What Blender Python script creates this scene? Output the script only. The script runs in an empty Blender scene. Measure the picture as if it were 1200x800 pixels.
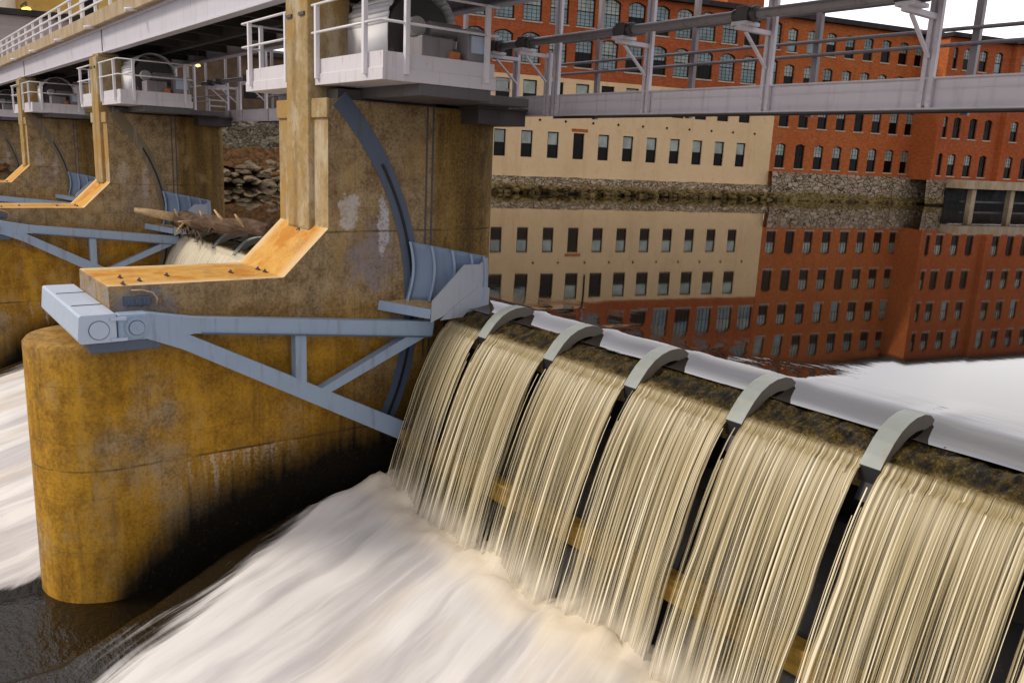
import bpy, bmesh, math, random
from mathutils import Vector, Matrix, noise as MN
random.seed(7)
scene = bpy.context.scene
COL = scene.collection
R = math.radians
OFF = {}                       # thing -> offset its parts subtract
# ------------------------------------------------------------------ objects
def tag(o, label=None, cat=None, group=None, kind=None):
    for k, v in (('label', label), ('category', cat), ('group', group), ('kind', kind)):
        if v: o[k] = v
    return o
def empty(name, loc, label=None, cat=None, group=None, rz=0.0):
    o = bpy.data.objects.new(name, None); COL.objects.link(o)
    o.location = loc; o.rotation_euler.z = rz; o.empty_display_size = .3
    OFF[o.name] = Vector(loc)
    return tag(o, label, cat, group)
def copy_tree(o, parent=None):
    c = o.copy(); COL.objects.link(c)
    if parent: c.parent = parent
    for ch in list(o.children): copy_tree(ch, c)
    return c
class MB:
    def __init__(s): s.v = []; s.f = []; s.m = []; s.sm = []
    def add(s, verts, faces, mi=0, smooth=False):
        b = len(s.v); s.v += [tuple(p) for p in verts]
        for f in faces: s.f.append(tuple(b+i for i in f)); s.m.append(mi); s.sm.append(smooth)
        return s
    def box(s, x0, x1, y0, y1, z0, z1, mi=0):
        v = [(x, y, z) for z in (z0, z1) for y in (y0, y1) for x in (x0, x1)]
        return s.add(v, [(0,2,3,1),(4,5,7,6),(0,1,5,4),(2,6,7,3),(0,4,6,2),(1,3,7,5)], mi)
    def prism_x(s, prof, x0, x1, mi=0, smooth=False, caps=True):   # closed (y,z) profile, counter-clockwise seen from +X
        n = len(prof); v = [(x0, y, z) for y, z in prof] + [(x1, y, z) for y, z in prof]
        f = [(i, (i+1) % n, n+(i+1) % n, n+i) for i in range(n)]
        s.add(v, f, mi, smooth)
        if caps: s.add(v, [tuple(range(n))[::-1], tuple(range(n, 2*n))], mi)
        return s
    def prism_z(s, prof, z0, z1, mi=0, smooth=False):
        n = len(prof); v = [(x, y, z0) for x, y in prof] + [(x, y, z1) for x, y in prof]
        s.add(v, [(i, (i+1) % n, n+(i+1) % n, n+i) for i in range(n)], mi, smooth)
        return s.add(v, [tuple(range(n))[::-1], tuple(range(n, 2*n))], mi)
    def tube(s, path, r, n=8, mi=0, caps=True):
        path = [Vector(p) for p in path]; rs = r if isinstance(r, (list, tuple)) else [r]*len(path)
        base = len(s.v); up = None
        for i, p in enumerate(path):
            t = (path[min(i+1, len(path)-1)]-path[max(i-1, 0)]).normalized()
            if up is None: up = Vector((0,0,1)) if abs(t.z) < .9 else Vector((1,0,0))
            a = t.cross(up).normalized(); b = a.cross(t).normalized(); up = b
            for k in range(n):
                an = 2*math.pi*(k+.5)/n
                s.v.append(tuple(p+rs[i]*(math.cos(an)*a+math.sin(an)*b)))
        for i in range(len(path)-1):
            for k in range(n):
                s.f.append((base+i*n+k, base+i*n+(k+1) % n, base+(i+1)*n+(k+1) % n, base+(i+1)*n+k)); s.m.append(mi); s.sm.append(n > 6)
        if caps:
            s.f.append(tuple(base+k for k in range(n))[::-1]); s.m.append(mi); s.sm.append(False)
            s.f.append(tuple(base+(len(path)-1)*n+k for k in range(n))); s.m.append(mi); s.sm.append(False)
        return s
    def bar(s, a, b, w, h, mi=0, up=(0,0,1)):                        # rectangular bar a->b
        a = Vector(a); b = Vector(b); t = (b-a).normalized(); u = Vector(up)
        if abs(t.dot(u)) > .99: u = Vector((0,1,0))
        l = t.cross(u).normalized()*w/2; q = l.cross(t).normalized()*h/2
        v = [a-l-q, a+l-q, a+l+q, a-l+q, b-l-q, b+l-q, b+l+q, b-l+q]
        return s.add(v, [(0,1,2,3),(7,6,5,4),(0,4,5,1),(1,5,6,2),(2,6,7,3),(3,7,4,0)], mi)
    def grid(s, P, mi=0, smooth=True):                               # P[i][j] points
        ni, nj = len(P), len(P[0]); b = len(s.v)
        for row in P: s.v += [tuple(p) for p in row]
        for i in range(ni-1):
            for j in range(nj-1):
                s.f.append((b+i*nj+j, b+i*nj+j+1, b+(i+1)*nj+j+1, b+(i+1)*nj+j)); s.m.append(mi); s.sm.append(smooth)
        return s
    def build(s, name, mats, parent=None, bevel=0, fix=True):
        off = Vector((0,0,0)); p = parent
        while p is not None:
            if p.name in OFF: off = OFF[p.name]
            p = p.parent
        me = bpy.data.meshes.new(name)
        me.from_pydata([(x-off.x, y-off.y, z-off.z) for x, y, z in s.v], [], s.f)
        if not isinstance(mats, (list, tuple)): mats = [mats]
        for m in mats: me.materials.append(m)
        me.polygons.foreach_set('material_index', s.m); me.polygons.foreach_set('use_smooth', s.sm)
        if fix:
            bm = bmesh.new(); bm.from_mesh(me); bmesh.ops.recalc_face_normals(bm, faces=bm.faces); bm.to_mesh(me); bm.free()
        me.update()
        o = bpy.data.objects.new(name, me); COL.objects.link(o)
        if parent: o.parent = parent
        if bevel:
            b = o.modifiers.new('bevel', 'BEVEL'); b.width = bevel; b.segments = 2; b.limit_method = 'ANGLE'; b.angle_limit = R(40)
        return o
# ------------------------------------------------------------------ materials
class N:
    def __init__(s, name):
        s.mat = bpy.data.materials.new(name); s.mat.use_nodes = True; s.t = s.mat.node_tree; s.t.nodes.clear()
        s.out = s.t.nodes.new('ShaderNodeOutputMaterial'); s.b = s.t.nodes.new('ShaderNodeBsdfPrincipled')
        s.t.links.new(s.b.outputs[0], s.out.inputs[0])
    def n(s, ty, ins=None, **kw):
        nd = s.t.nodes.new(ty)
        for k, v in kw.items(): setattr(nd, k, v)
        for k, v in (ins or {}).items(): s.set(nd.inputs[k], v)
        return nd
    def set(s, sock, v):
        if hasattr(v, 'links') or isinstance(v, bpy.types.NodeSocket): s.t.links.new(v, sock)
        elif isinstance(v, (tuple, list)):
            sock.default_value = tuple(v)+((1,) if len(v) == 3 and len(sock.default_value) == 4 else ())
        else: sock.default_value = v
    def obj(s): return s.n('ShaderNodeTexCoord').outputs['Object']
    def pos(s): return s.n('ShaderNodeNewGeometry').outputs['Position']
    def scl(s, v, k, off=(0,0,0)): return s.n('ShaderNodeMapping', {0: v, 'Scale': k, 'Location': off}).outputs[0]
    def noise(s, v, sc=1, det=4, rough=.55, dist=0): return s.n('ShaderNodeTexNoise', {'Vector': v, 'Scale': sc, 'Detail': det, 'Roughness': rough, 'Distortion': dist}).outputs['Fac']
    def m(s, op, a, b=0.0, c=0.0, clamp=False): return s.n('ShaderNodeMath', {0: a, 1: b, 2: c}, operation=op, use_clamp=clamp).outputs[0]
    def step(s, v, a, b, lo=0.0, hi=1.0): return s.n('ShaderNodeMapRange', {0: v, 1: a, 2: b, 3: lo, 4: hi}, interpolation_type='SMOOTHSTEP').outputs[0]
    def mix(s, f, a, b, mode='MIX'):
        nd = s.n('ShaderNodeMix', data_type='RGBA', blend_type=mode); s.set(nd.inputs[0], f); s.set(nd.inputs[6], a); s.set(nd.inputs[7], b)
        return nd.outputs[2]
    def sep(s, v): return s.n('ShaderNodeSeparateXYZ', {0: v}).outputs
    def comb(s, x, y, z): return s.n('ShaderNodeCombineXYZ', {0: x, 1: y, 2: z}).outputs[0]
    def bump(s, h, st=.3, d=.02): s.set(s.b.inputs['Normal'], s.n('ShaderNodeBump', {'Height': h, 'Strength': st, 'Distance': d}).outputs[0])
    def fin(s, col, rough=.6, **kw):
        s.set(s.b.inputs['Base Color'], col); s.set(s.b.inputs['Roughness'], rough)
        for k, v in kw.items(): s.set(s.b.inputs[k.replace('_', ' ')], v)
        return s.mat
M = {}
def paint(name, col, dirt=(.12,.08,.05), rough=.45, amt=.5, rust=0.0):
    s = N(name); p = s.pos()
    big = s.noise(p, .9, 5, .6); st = s.noise(s.scl(p, (5,5,.45)), 1.3, 4, .6); fine = s.noise(p, 24, 3)
    c = s.mix(s.m('MULTIPLY', s.step(big, .42, .75), .35*amt), col, tuple(x*.72 for x in col))
    c = s.mix(s.m('MULTIPLY', s.step(st, .52, .75), .55*amt), c, dirt)
    if rust: c = s.mix(s.m('MULTIPLY', s.step(s.noise(s.scl(p, (3,3,.8)), 1.7, 6, .7), .60, .72), rust), c, (.33,.13,.02))
    s.bump(fine, .06, .01)
    return s.fin(c, s.step(big, .3, .8, rough-.08, rough+.15))
M['blue'] = paint('blue_grey_paint', (.28,.37,.50), (.12,.11,.10), .42, .8, .3)
M['gapblack'] = paint('recess_black_steel', (.016,.016,.017), (.03,.02,.006), .35, 1.0, .3)  # gate steel near-black: dark of the recess behind the sheets put into colour
M['bluedk'] = paint('blue_plate_paint', (.075,.105,.16), (.07,.06,.06), .45, .8, .3)
M['blue2'] = paint('blue_shield_paint', (.19,.265,.39), (.09,.09,.1), .42, .6)
M['cheek'] = paint('grey_shield_paint', (.40,.43,.48), (.25,.2,.15), .42, .6)
M['worn'] = paint('scraped_plate', (.17,.13,.08), (.42,.33,.22), .6, 1.0, .2)
M['void'] = paint('shaded_beams', (.035,.032,.033), (.02,.018,.015), .7, .6)  # darker than the other steel: under-bridge shade put into the colour
M['boxwhite'] = paint('pale_blue_paint', (.46,.54,.67), (.30,.30,.32), .4, .6)
M['lilac'] = paint('pale_grey_paint', (.70,.655,.70), (.22,.18,.15), .45, .6, .25)
M['plat'] = paint('rust_run_paint', (.66,.625,.665), (.30,.22,.14), .45, .8, .6)
M['girder'] = paint('bridge_paint', (.60,.58,.65), (.25,.22,.2), .45, .5, .15)
M['white'] = paint('white_paint', (.74,.72,.75), (.35,.3,.25), .4, .4)
M['dksteel'] = paint('dark_steel', (.075,.065,.065), (.03,.025,.02), .5, .8, .25)
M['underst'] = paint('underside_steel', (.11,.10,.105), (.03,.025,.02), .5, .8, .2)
M['midsteel'] = paint('grey_machinery', (.24,.22,.23), (.08,.07,.06), .45, .8, .2)
M['pipe'] = paint('dull_pipe', (.27,.24,.25), (.07,.05,.05), .4, .8, .3)
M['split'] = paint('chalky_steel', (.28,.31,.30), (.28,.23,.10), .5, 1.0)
M['splitside'] = paint('brown_steel_side', (.15,.13,.10), (.14,.10,.05), .5, 1.0)  # browner and darker than the splitter tops
M['hoodw'] = paint('hood_white', (.74,.73,.75), (.5,.48,.46), .6, .15)
M['black'] = paint('rubber_and_shade_black', (.012,.012,.013), (.02,.018,.015), .6)  # rubber seals; also stands for shade on splitter ends and dock back wall
M['lid'] = paint('grey_disc', (.33,.32,.31), (.1,.1,.1), .4)
M['orange'] = paint('orange_paint', (.60,.20,.06), (.2,.1,.05), .5)

def concrete(name, dark=False, ledge=False, front=False):
    s = N(name); o = s.obj(); w = s.pos(); x, y, z = s.sep(o)[:3]
    # local z : 0 = pier foot (world -6); local y : world y - 7
    n1 = s.noise(w, .55, 6, .62); n2 = s.noise(w, 2.6, 6, .65); n3 = s.noise(w, 14, 5, .7)
    st = s.noise(s.scl(w, (2.2,2.2,.34)), 1.0, 7, .7); st2 = s.noise(s.scl(w, (6,6,.35)), 1.0, 5, .6)
    if ledge:
        iso = s.noise(w, 1.1, 7, .72)
        c = s.mix(s.step(s.m('ADD', s.m('MULTIPLY', n2, .5), s.m('MULTIPLY', n3, .5)), .36, .64), (.52,.25,.035), (.66,.40,.12))
        c = s.mix(s.m('MULTIPLY', s.step(iso, .48, .60), .7), c, (.47,.165,.014))
        ax = s.m('ADD', s.m('ABSOLUTE', x), s.m('MULTIPLY', s.m('SUBTRACT', s.noise(w, 2.2, 6, .7), .5), .8))
        c = s.mix(s.m('MULTIPLY', s.step(ax, .85, 1.4), .75), c, (.70,.54,.32))
        c = s.mix(s.m('MULTIPLY', s.step(n3, .57, .70), .6), c, (.20,.10,.03))
        c = s.mix(s.m('MULTIPLY', s.step(s.noise(w, .8, 7, .75), .56, .66), .55), c, (.30,.22,.13))
    elif front:
        c = s.mix(s.step(s.m('ADD', s.m('MULTIPLY', n2, .6), s.m('MULTIPLY', n3, .4)), .36, .64), (.29,.20,.085), (.45,.35,.20))
        c = s.mix(s.m('MULTIPLY', s.step(n1, .42, .62), .7), c, (.38,.215,.045))
        c = s.mix(s.m('MULTIPLY', s.step(s.m('ABSOLUTE', s.m('ADD', x, s.m('MULTIPLY', n2, .25))), .22, .02), s.step(n2, .38, .6, .15, .65)), c, (.17,.11,.05))
        c = s.mix(s.m('MULTIPLY', s.step(s.noise(s.scl(w, (1.6,1.6,.5), (5,1,2)), 1, 7, .75), .52, .62), .6), c, (.54,.47,.35))
        c = s.mix(s.m('MULTIPLY', s.step(n3, .54, .72), .4), c, (.18,.11,.04))
    else:
        c = s.mix(s.step(s.m('ADD', s.m('MULTIPLY', n2, .5), s.m('MULTIPLY', n3, .5)), .36, .64), (.14,.095,.05), (.40,.305,.19))
        ochre = s.m('MULTIPLY', s.step(n1, .28, .52), s.step(z, 6.7, 4.9, .12, 1.0))
        c = s.mix(ochre, c, s.mix(s.step(s.m('ADD', s.m('MULTIPLY', st, .3), s.m('ADD', s.m('MULTIPLY', n2, .35), s.m('MULTIPLY', n3, .35))), .38, .62), (.22,.105,.010), (.52,.275,.028)))
        up = s.m('MULTIPLY', s.step(y, 4.1, 4.4), .85)                # upstream of the slot: streaked umber
        c = s.mix(up, c, s.mix(s.step(s.m('ADD', s.m('MULTIPLY', s.noise(s.scl(w, (2.4,2.4,.2)), 1, 5, .65), .6), s.m('MULTIPLY', n3, .4)), .38, .62), (.075,.042,.012), (.26,.15,.028)))
        c = s.mix(s.m('MULTIPLY', s.step(st2, .53, .74), .45), c, (.09,.055,.028))
        n4 = s.noise(w, 42, 3, .7); pale = s.noise(s.scl(w, (1.1,1.1,.6), (7,3,1)), 1.0, 7, .7)
        c = s.mix(s.m('MULTIPLY', s.step(pale, .50, .66), .5), c, (.43,.29,.12)); big_ = s.noise(s.scl(w, (.5,.5,.35), (3,9,2)), 1.0, 4, .6); c = s.mix(s.m('MULTIPLY', s.step(big_, .50, .70), .35), c, (.16,.095,.035))
        c = s.mix(s.m('MULTIPLY', s.step(n4, .54, .70), .45), c, (.08,.045,.012))
        c = s.mix(s.m('MULTIPLY', s.step(n3, .6, .74), .5), c, (.10,.07,.04))
        # paint overspray and scoured patches beside the steel arc
        def spot(cy, cz, ry, rz, col, thr, amt):
            d = s.m('SQRT', s.m('ADD', s.m('POWER', s.m('DIVIDE', s.m('SUBTRACT', y, cy), ry), 2), s.m('POWER', s.m('DIVIDE', s.m('SUBTRACT', z, cz), rz), 2)))
            d = s.m('ADD', d, s.m('MULTIPLY', s.m('SUBTRACT', s.noise(w, 3.4, 8, .75), .5), 2.6))
            return s.m('MULTIPLY', s.m('MULTIPLY', s.step(d, 1, thr), amt), s.step(s.sep(w)[0], -31, -29, .35, 1.0)), col
        for a in ((2.55,7.1,.9,1.0,(.20,.19,.25),.3,.6), (1.95,8.2,.30,.50,(.55,.50,.46),.75,.85), (2.85,7.9,.16,.75,(.56,.54,.60),.7,.8), (-2.75,6.35,.75,.6,(.19,.22,.28),.4,.7), (3.2,5.4,.4,.5,(.25,.25,.27),.4,.6)):
            f, col = spot(*a); c = s.mix(s.m('MULTIPLY', f, s.step(s.m('ADD', n3, n2), .78, 1.08, .35, 1.0)), c, col)
        # lime runs under the lower joint
        run = s.m('POWER', s.noise(s.comb(s.m('MULTIPLY', y, 2.6), 0, 3), 1, 2), 2)
        wob = s.m('ADD', y, s.m('MULTIPLY', s.noise(s.scl(w, (2,2,2)), 1, 3), .22))
        lim = s.m('MULTIPLY', s.step(z, 2.90, 2.86), s.step(s.m('ADD', z, s.m('MULTIPLY', run, 4.2)), 3.15, 3.7))
        lim = s.m('MULTIPLY', lim, s.m('MULTIPLY', s.step(y, -2.3, -1.5), s.step(y, 1.0, .2)))
        rag = s.step(s.m('ADD', s.m('MULTIPLY', s.noise(s.comb(s.m('MULTIPLY', wob, 7), 0, s.m('MULTIPLY', z, .8)), 1, 4), .6), s.m('MULTIPLY', n3, .4)), .46, .60)
        c = s.mix(s.m('MULTIPLY', s.m('MULTIPLY', lim, rag), .8), c, (.62,.47,.33))
        # form panels and tie holes
        py = s.m('PINGPONG', s.m('ADD', y, .3), 1.2); pz = s.m('PINGPONG', s.m('ADD', z, .1), .6)
        pan = s.m('MAXIMUM', s.step(py, .018, .004), s.step(pz, .014, .003))
        c = s.mix(s.m('MULTIPLY', pan, s.step(n1, .35, .65, .0, .35)), c, (.06,.04,.02))
        # near-black zone below a rising curve, and browner under the gate arm
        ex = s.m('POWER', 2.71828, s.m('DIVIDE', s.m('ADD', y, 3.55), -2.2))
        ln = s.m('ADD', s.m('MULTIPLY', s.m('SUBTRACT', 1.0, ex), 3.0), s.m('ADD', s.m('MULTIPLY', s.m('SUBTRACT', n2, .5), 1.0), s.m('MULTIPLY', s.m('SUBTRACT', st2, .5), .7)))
        lowdark = s.step(s.m('SUBTRACT', ln, z), -1.05, .55)
        lowdark = s.m('MAXIMUM', lowdark, s.m('MULTIPLY', s.m('MULTIPLY', s.step(y, 1.6, 3.2), s.step(z, 5.2, 3.4)), .75))
        lowdark = s.m('MULTIPLY', lowdark, s.step(y, -3.75, -3.3))
        c = s.mix(lowdark, c, s.mix(s.step(n3, .56, .70), (.007,.005,.003), s.mix(s.step(n2, .45, .65), (.03,.02,.007), (.075,.045,.012))))
    # board joints
    def joint(zc, amp):
        d = s.m('ABSOLUTE', s.m('SUBTRACT', s.m('ADD', z, s.m('MULTIPLY', s.noise(w, 2, 4), .05)), zc+.025)); return s.m('MULTIPLY', s.step(d, .035, .008), s.m('MULTIPLY', s.step(s.noise(w, .9, 4), .38, .6, .15, 1.0), amp))
    j = s.m('ADD', joint(2.9, .8), joint(7.75, .6))
    if not ledge: c = s.mix(j, c, (.05,.035,.02))
    h = s.m('ADD', s.m('ADD', s.m('MULTIPLY', n3, .5), n2), s.m('MULTIPLY', j, -1.5))
    s.bump(h, .5, .03)
    return s.fin(c, s.step(n2, .3, .8, .6, .95), Specular_IOR_Level=.12)
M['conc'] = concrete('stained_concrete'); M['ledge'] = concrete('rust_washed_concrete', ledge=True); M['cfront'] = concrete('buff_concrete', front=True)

def simple(name, c1, c2, sc=2.0, rough=.8, bs=.4, bd=.03, stretch=(1,1,1), spec=.15):
    s = N(name); w = s.scl(s.pos(), stretch); a = s.noise(w, sc, 7, .65); b = s.noise(w, sc*6, 5, .7)
    c = s.mix(s.step(a, .32, .68), c1, c2); c = s.mix(s.m('MULTIPLY', s.step(b, .55, .75), .5), c, tuple(x*.45 for x in c1))
    s.bump(s.m('ADD', a, s.m('MULTIPLY', b, .5)), bs, bd)
    return s.fin(c, rough, Specular_IOR_Level=spec)
M['curb'] = simple('curb_concrete', (.34,.25,.15), (.50,.40,.28), 1.2, .85, .3, .02, (1,1,.4))
M['wood'] = simple('weathered_log', (.055,.033,.022), (.16,.10,.06), 2.2, .8, .9, .05, (.5,3,3))
M['palewood'] = simple('bare_wood', (.42,.26,.12), (.60,.44,.26), 4, .6, .4, .02, (2,2,2))
M['beamwood'] = simple('ochre_timber', (.17,.10,.015), (.32,.19,.035), 1.6, .6, .4, .02, (.4,3,3))
M['rock'] = simple('bank_rock', (.10,.075,.045), (.30,.23,.15), .9, .85, .8, .08)
M['mossrock'] = simple('mossy_rock', (.05,.036,.018), (.27,.19,.07), 1.0, .85, .9, .08)
M['leaf'] = simple('fallen_leaves', (.045,.035,.018), (.22,.10,.035), 2.6, .9, .9, .08)
M['land'] = simple('river_land', (.07,.06,.035), (.13,.11,.07), .15, .95, .3, .1)
M['roof'] = simple('dark_roof', (.025,.022,.022), (.05,.045,.045), .6, .7, .2, .02)
M['trim'] = simple('bronze_frame', (.010,.008,.008), (.018,.014,.013), 3, .5, .05, .01)
M['sill'] = simple('stone_sill', (.42,.33,.25), (.55,.45,.35), 2, .8, .2, .01)
M['shed'] = simple('dark_brown_boards', (.085,.055,.035), (.15,.10,.06), .5, .85, .1, .02)
M['ybuild'] = simple('yellow_render', (.66,.42,.10), (.76,.52,.17), .5, .85, .1, .02)
M['gwall'] = simple('mauve_boards', (.36,.30,.29), (.46,.40,.39), .4, .85, .3, .03, (.3,.3,6))
M['pbuild'] = simple('pale_render', (.80,.73,.60), (.84,.79,.70), .4, .85, .1, .02)

def brick(name, c1, c2, mortar, cream=False):
    s = N(name); o = s.obj(); x, y, z = s.sep(o)[:3]; uv = s.comb(s.m('ADD', x, y), z, 0)
    br = s.n('ShaderNodeTexBrick', {'Vector': uv, 'Color1': c1+(1,), 'Color2': c2+(1,), 'Mortar': mortar+(1,), 'Scale': 1.0, 'Mortar Size': .012, 'Brick Width': .34, 'Row Height': .115, 'Bias': 0.0})
    w = s.pos(); n1 = s.noise(w, .22, 6, .6); n2 = s.noise(w, 1.3, 6, .65); st = s.noise(s.scl(w, (1.5,1.5,.15)), 1, 5, .6)
    c = br.outputs[0]
    c = s.mix(s.m('MULTIPLY', s.step(n1, .4, .7), .45), c, c2 if not cream else (.62,.44,.24))
    c = s.mix(s.m('MULTIPLY', s.step(n2, .52, .75), .35), c, tuple(v*.55 for v in c1))
    c = s.mix(s.m('MULTIPLY', s.step(st, .55, .75), .3), c, tuple(v*.5 for v in c2) if not cream else (.58,.30,.12))
    if cream: c = s.mix(s.m('MULTIPLY', s.step(n2, .36, .28), .6), c, (.74,.58,.44))
    s.bump(s.m('SUBTRACT', n2, br.outputs['Fac']), .25, .02)
    return s.fin(c, .9, Specular_IOR_Level=.06)
M['brick'] = brick('orange_red_brick', (.50,.122,.036), (.32,.066,.021), (.30,.13,.07))
M['bricky'] = brick('amber_red_brick', (.57,.155,.038), (.36,.085,.022), (.34,.15,.075))
M['cream'] = brick('cream_painted_brick', (.82,.60,.36), (.79,.56,.315), (.68,.47,.25), True)
def rubble(name, c1, c2, moss=True, sc=1.0):
    s = N(name); w = s.pos(); z = s.sep(w)[2]
    wd = s.n('ShaderNodeVectorMath', {0: w, 1: s.n('ShaderNodeTexNoise', {'Vector': w, 'Scale': 1.2}).outputs['Color']}, operation='ADD').outputs[0]
    sv = s.scl(wd, (1.1,1.1,2.2))
    v1 = s.n('ShaderNodeTexVoronoi', {'Vector': sv, 'Scale': sc}, feature='DISTANCE_TO_EDGE').outputs['Distance']
    vc = s.n('ShaderNodeTexVoronoi', {'Vector': sv, 'Scale': sc}).outputs['Color']
    c = s.mix(s.sep(vc)[0], c1, c2)
    nn = s.noise(w, 4, 6, .7); c = s.mix(s.m('MULTIPLY', s.step(nn, .45, .7), .5), c, tuple(v*.5 for v in c1))
    c = s.mix(s.step(v1, .07, .015), c, (.05,.035,.02))
    if moss:
        mz = s.step(s.m('ADD', z, s.m('MULTIPLY', s.noise(w, .8, 5), 1.6)), 2.1, 1.2)
        c = s.mix(s.m('MULTIPLY', mz, .85), c, s.mix(s.step(nn, .4, .6), (.05,.035,.008), (.27,.18,.02)))
        c = s.mix(s.step(z, .32, .12), c, (.012,.009,.006))
    s.bump(s.m('ADD', s.step(v1, 0, .12), s.m('MULTIPLY', nn, .4)), .8, .12)
    return s.fin(c, .85, Specular_IOR_Level=.25)
M['rubble'] = rubble('quay_masonry', (.27,.20,.125), (.45,.36,.26)); M['rubtan'] = rubble('sandy_bank_stone', (.27,.20,.12), (.48,.38,.26), sc=1.5); M['rubdk'] = rubble('old_bank_masonry', (.11,.09,.055), (.29,.24,.17), sc=1.7)
# glass
def glass(name, col, rough):
    s = N(name); w = s.pos(); n = s.noise(w, .6, 3)
    s.bump(s.noise(w, 1.7, 2), .12, .05)
    return s.fin(s.mix(s.step(n, .35, .65), col, tuple(v*.6 for v in col)), rough, Specular_IOR_Level=(.12 if col[0] < .02 else .5))
M['gdark'] = glass('dark_glass', (.006,.006,.006), .1); M['gblind'] = glass('blind_behind_glass', (.36,.42,.37), .15)
M['gsky'] = glass('pale_glass', (.20,.29,.30), .06)  # sky reflection put into the pane colour
# water
def river_mat():
    s = N('river_water'); w = s.pos(); x, y, z = s.sep(w)[:3]
    a = s.noise(s.scl(w, (1,1,1)), .35, 3, .5); b = s.noise(w, 2.0, 3, .5)
    near = s.step(y, 15.5, 12.3, .05, .9); lo = s.noise(s.scl(w, (.35,1.6,1)), 1.1, 5, .6)
    s.bump(s.m('MULTIPLY', s.m('ADD', s.m('MULTIPLY', a, 1.2), s.m('ADD', s.m('MULTIPLY', b, .10), s.m('MULTIPLY', lo, 1.0))), near), .10, .06)
    return s.fin((.016,.009,.004), .022, IOR=1.6, Specular_IOR_Level=.6)
M['river'] = river_mat()
def tail_mat():
    s = N('tailwater'); w = s.pos(); x, y, z = s.sep(w)[:3]
    foam = s.n('ShaderNodeAttribute', attribute_name='foam').outputs['Fac']
    wd = s.comb(s.m('ADD', s.m('ADD', x, s.m('MULTIPLY', y, .31)), s.m('MULTIPLY', s.noise(s.scl(w, (.25,.25,.25)), 1, 2), 1.2)), y, z)
    st = s.noise(s.scl(wd, (1.3,.16,.3)), 1.0, 5, .55); st2 = s.noise(s.scl(wd, (6,.35,.5)), 1.0, 5, .6); big = s.noise(s.scl(wd, (.45,.12,.2)), 1.0, 3)
    f = s.m('ADD', foam, s.m('MULTIPLY', s.m('SUBTRACT', s.m('ADD', s.m('MULTIPLY', st, .5), s.m('MULTIPLY', st2, .5)), .5), 1.7))
    mask = s.step(f, .32, .72)
    mask = s.m('MULTIPLY', mask, s.step(foam, .02, .2))
    wc = s.mix(s.step(st, .36, .62), (.50,.475,.48), (.75,.725,.71)); wc = s.mix(s.m('MULTIPLY', s.step(big, .5, .68), .5), wc, (.60,.50,.37))
    wc = s.mix(s.m('MULTIPLY', s.step(st2, .55, .7), .35), wc, (.86,.82,.79))
    imp = s.m('MULTIPLY', s.step(s.m('ADD', y, s.m('MULTIPLY', st, 1.2)), 8.9, 10.0), .65); wc = s.mix(imp, wc, (.74,.62,.42))
    col = s.mix(mask, (.010,.007,.004), wc)
    rp = s.m('ADD', s.noise(s.scl(w, (1.2,2.2,1)), 2.2, 4, .6), s.m('MULTIPLY', s.noise(w, 9, 3, .6), .5))
    h = s.mix(mask, rp, s.m('MULTIPLY', s.m('ADD', st, s.m('MULTIPLY', st2, .3)), 1.0))
    s.bump(h, .5, .09)
    return s.fin(col, s.m('ADD', .08, s.m('MULTIPLY', mask, .75)), Specular_IOR_Level=.5)
M['tail'] = tail_mat()
def fall_mat(name, back=False, pale=False):
    s = N(name); u, v = s.sep(s.n('ShaderNodeUVMap', uv_map='UVMap').outputs[0])[:2]     # u metres across (offset per sheet), v 0..1 down
    z0 = 1.0 if back else 4.0
    a = s.noise(s.comb(s.m('MULTIPLY', u, 19), s.m('MULTIPLY', v, .35), z0), 1.0, 3, .5)
    b = s.noise(s.comb(s.m('MULTIPLY', u, 60), s.m('MULTIPLY', v, .55), z0+2), 1.0, 2, .5)
    g = s.noise(s.comb(s.m('MULTIPLY', u, 3.0), s.m('MULTIPLY', v, 1.2), z0+7.0), 1.0, 3, .5)
    k = s.m('ADD', s.m('MULTIPLY', a, .5), s.m('MULTIPLY', b, .5))
    c1, c2, c3 = ((.05,.036,.014), (.33,.26,.125), (.86,.76,.55)) if not pale else ((.34,.27,.16), (.66,.58,.42), (.92,.87,.76))
    c = s.mix(s.step(k, .38, .52), c1, c2); c = s.mix(s.step(k, .51, .63), c, c3)
    c = s.mix(s.m('MULTIPLY', s.step(v, .80, .95), .8), c, (.82,.74,.60))
    thin = s.m('ADD', s.step(v, .15, .75, 0.0, .13), s.m('MULTIPLY', s.m('SUBTRACT', g, .5), s.step(v, .1, .5, .08, .42)))
    al = s.step(s.m('SUBTRACT', k, thin), .33, .47) if not back else s.step(s.m('SUBTRACT', k, thin), .30, .50, .25, .95)
    top = s.step(v, 0.012, .05); base = s.step(v, .80, .95)
    al = s.m('MULTIPLY', al, top)
    al = s.m('MAXIMUM', al, s.m('MULTIPLY', base, s.step(g, .3, .6, .55, .95)))
    rag = s.m('ADD', v, s.m('MULTIPLY', s.m('SUBTRACT', g, .5), .25)); al = s.m('MULTIPLY', al, s.step(rag, 1.0, .88))
    s.bump(k, .5, .05)
    return s.fin(c, .38, Alpha=al, Specular_IOR_Level=.5)
M['fallf'] = fall_mat('falling_water'); M['fallb'] = fall_mat('falling_water_behind', True); M['fallp'] = fall_mat('pale_falling_water', False, True)
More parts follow.
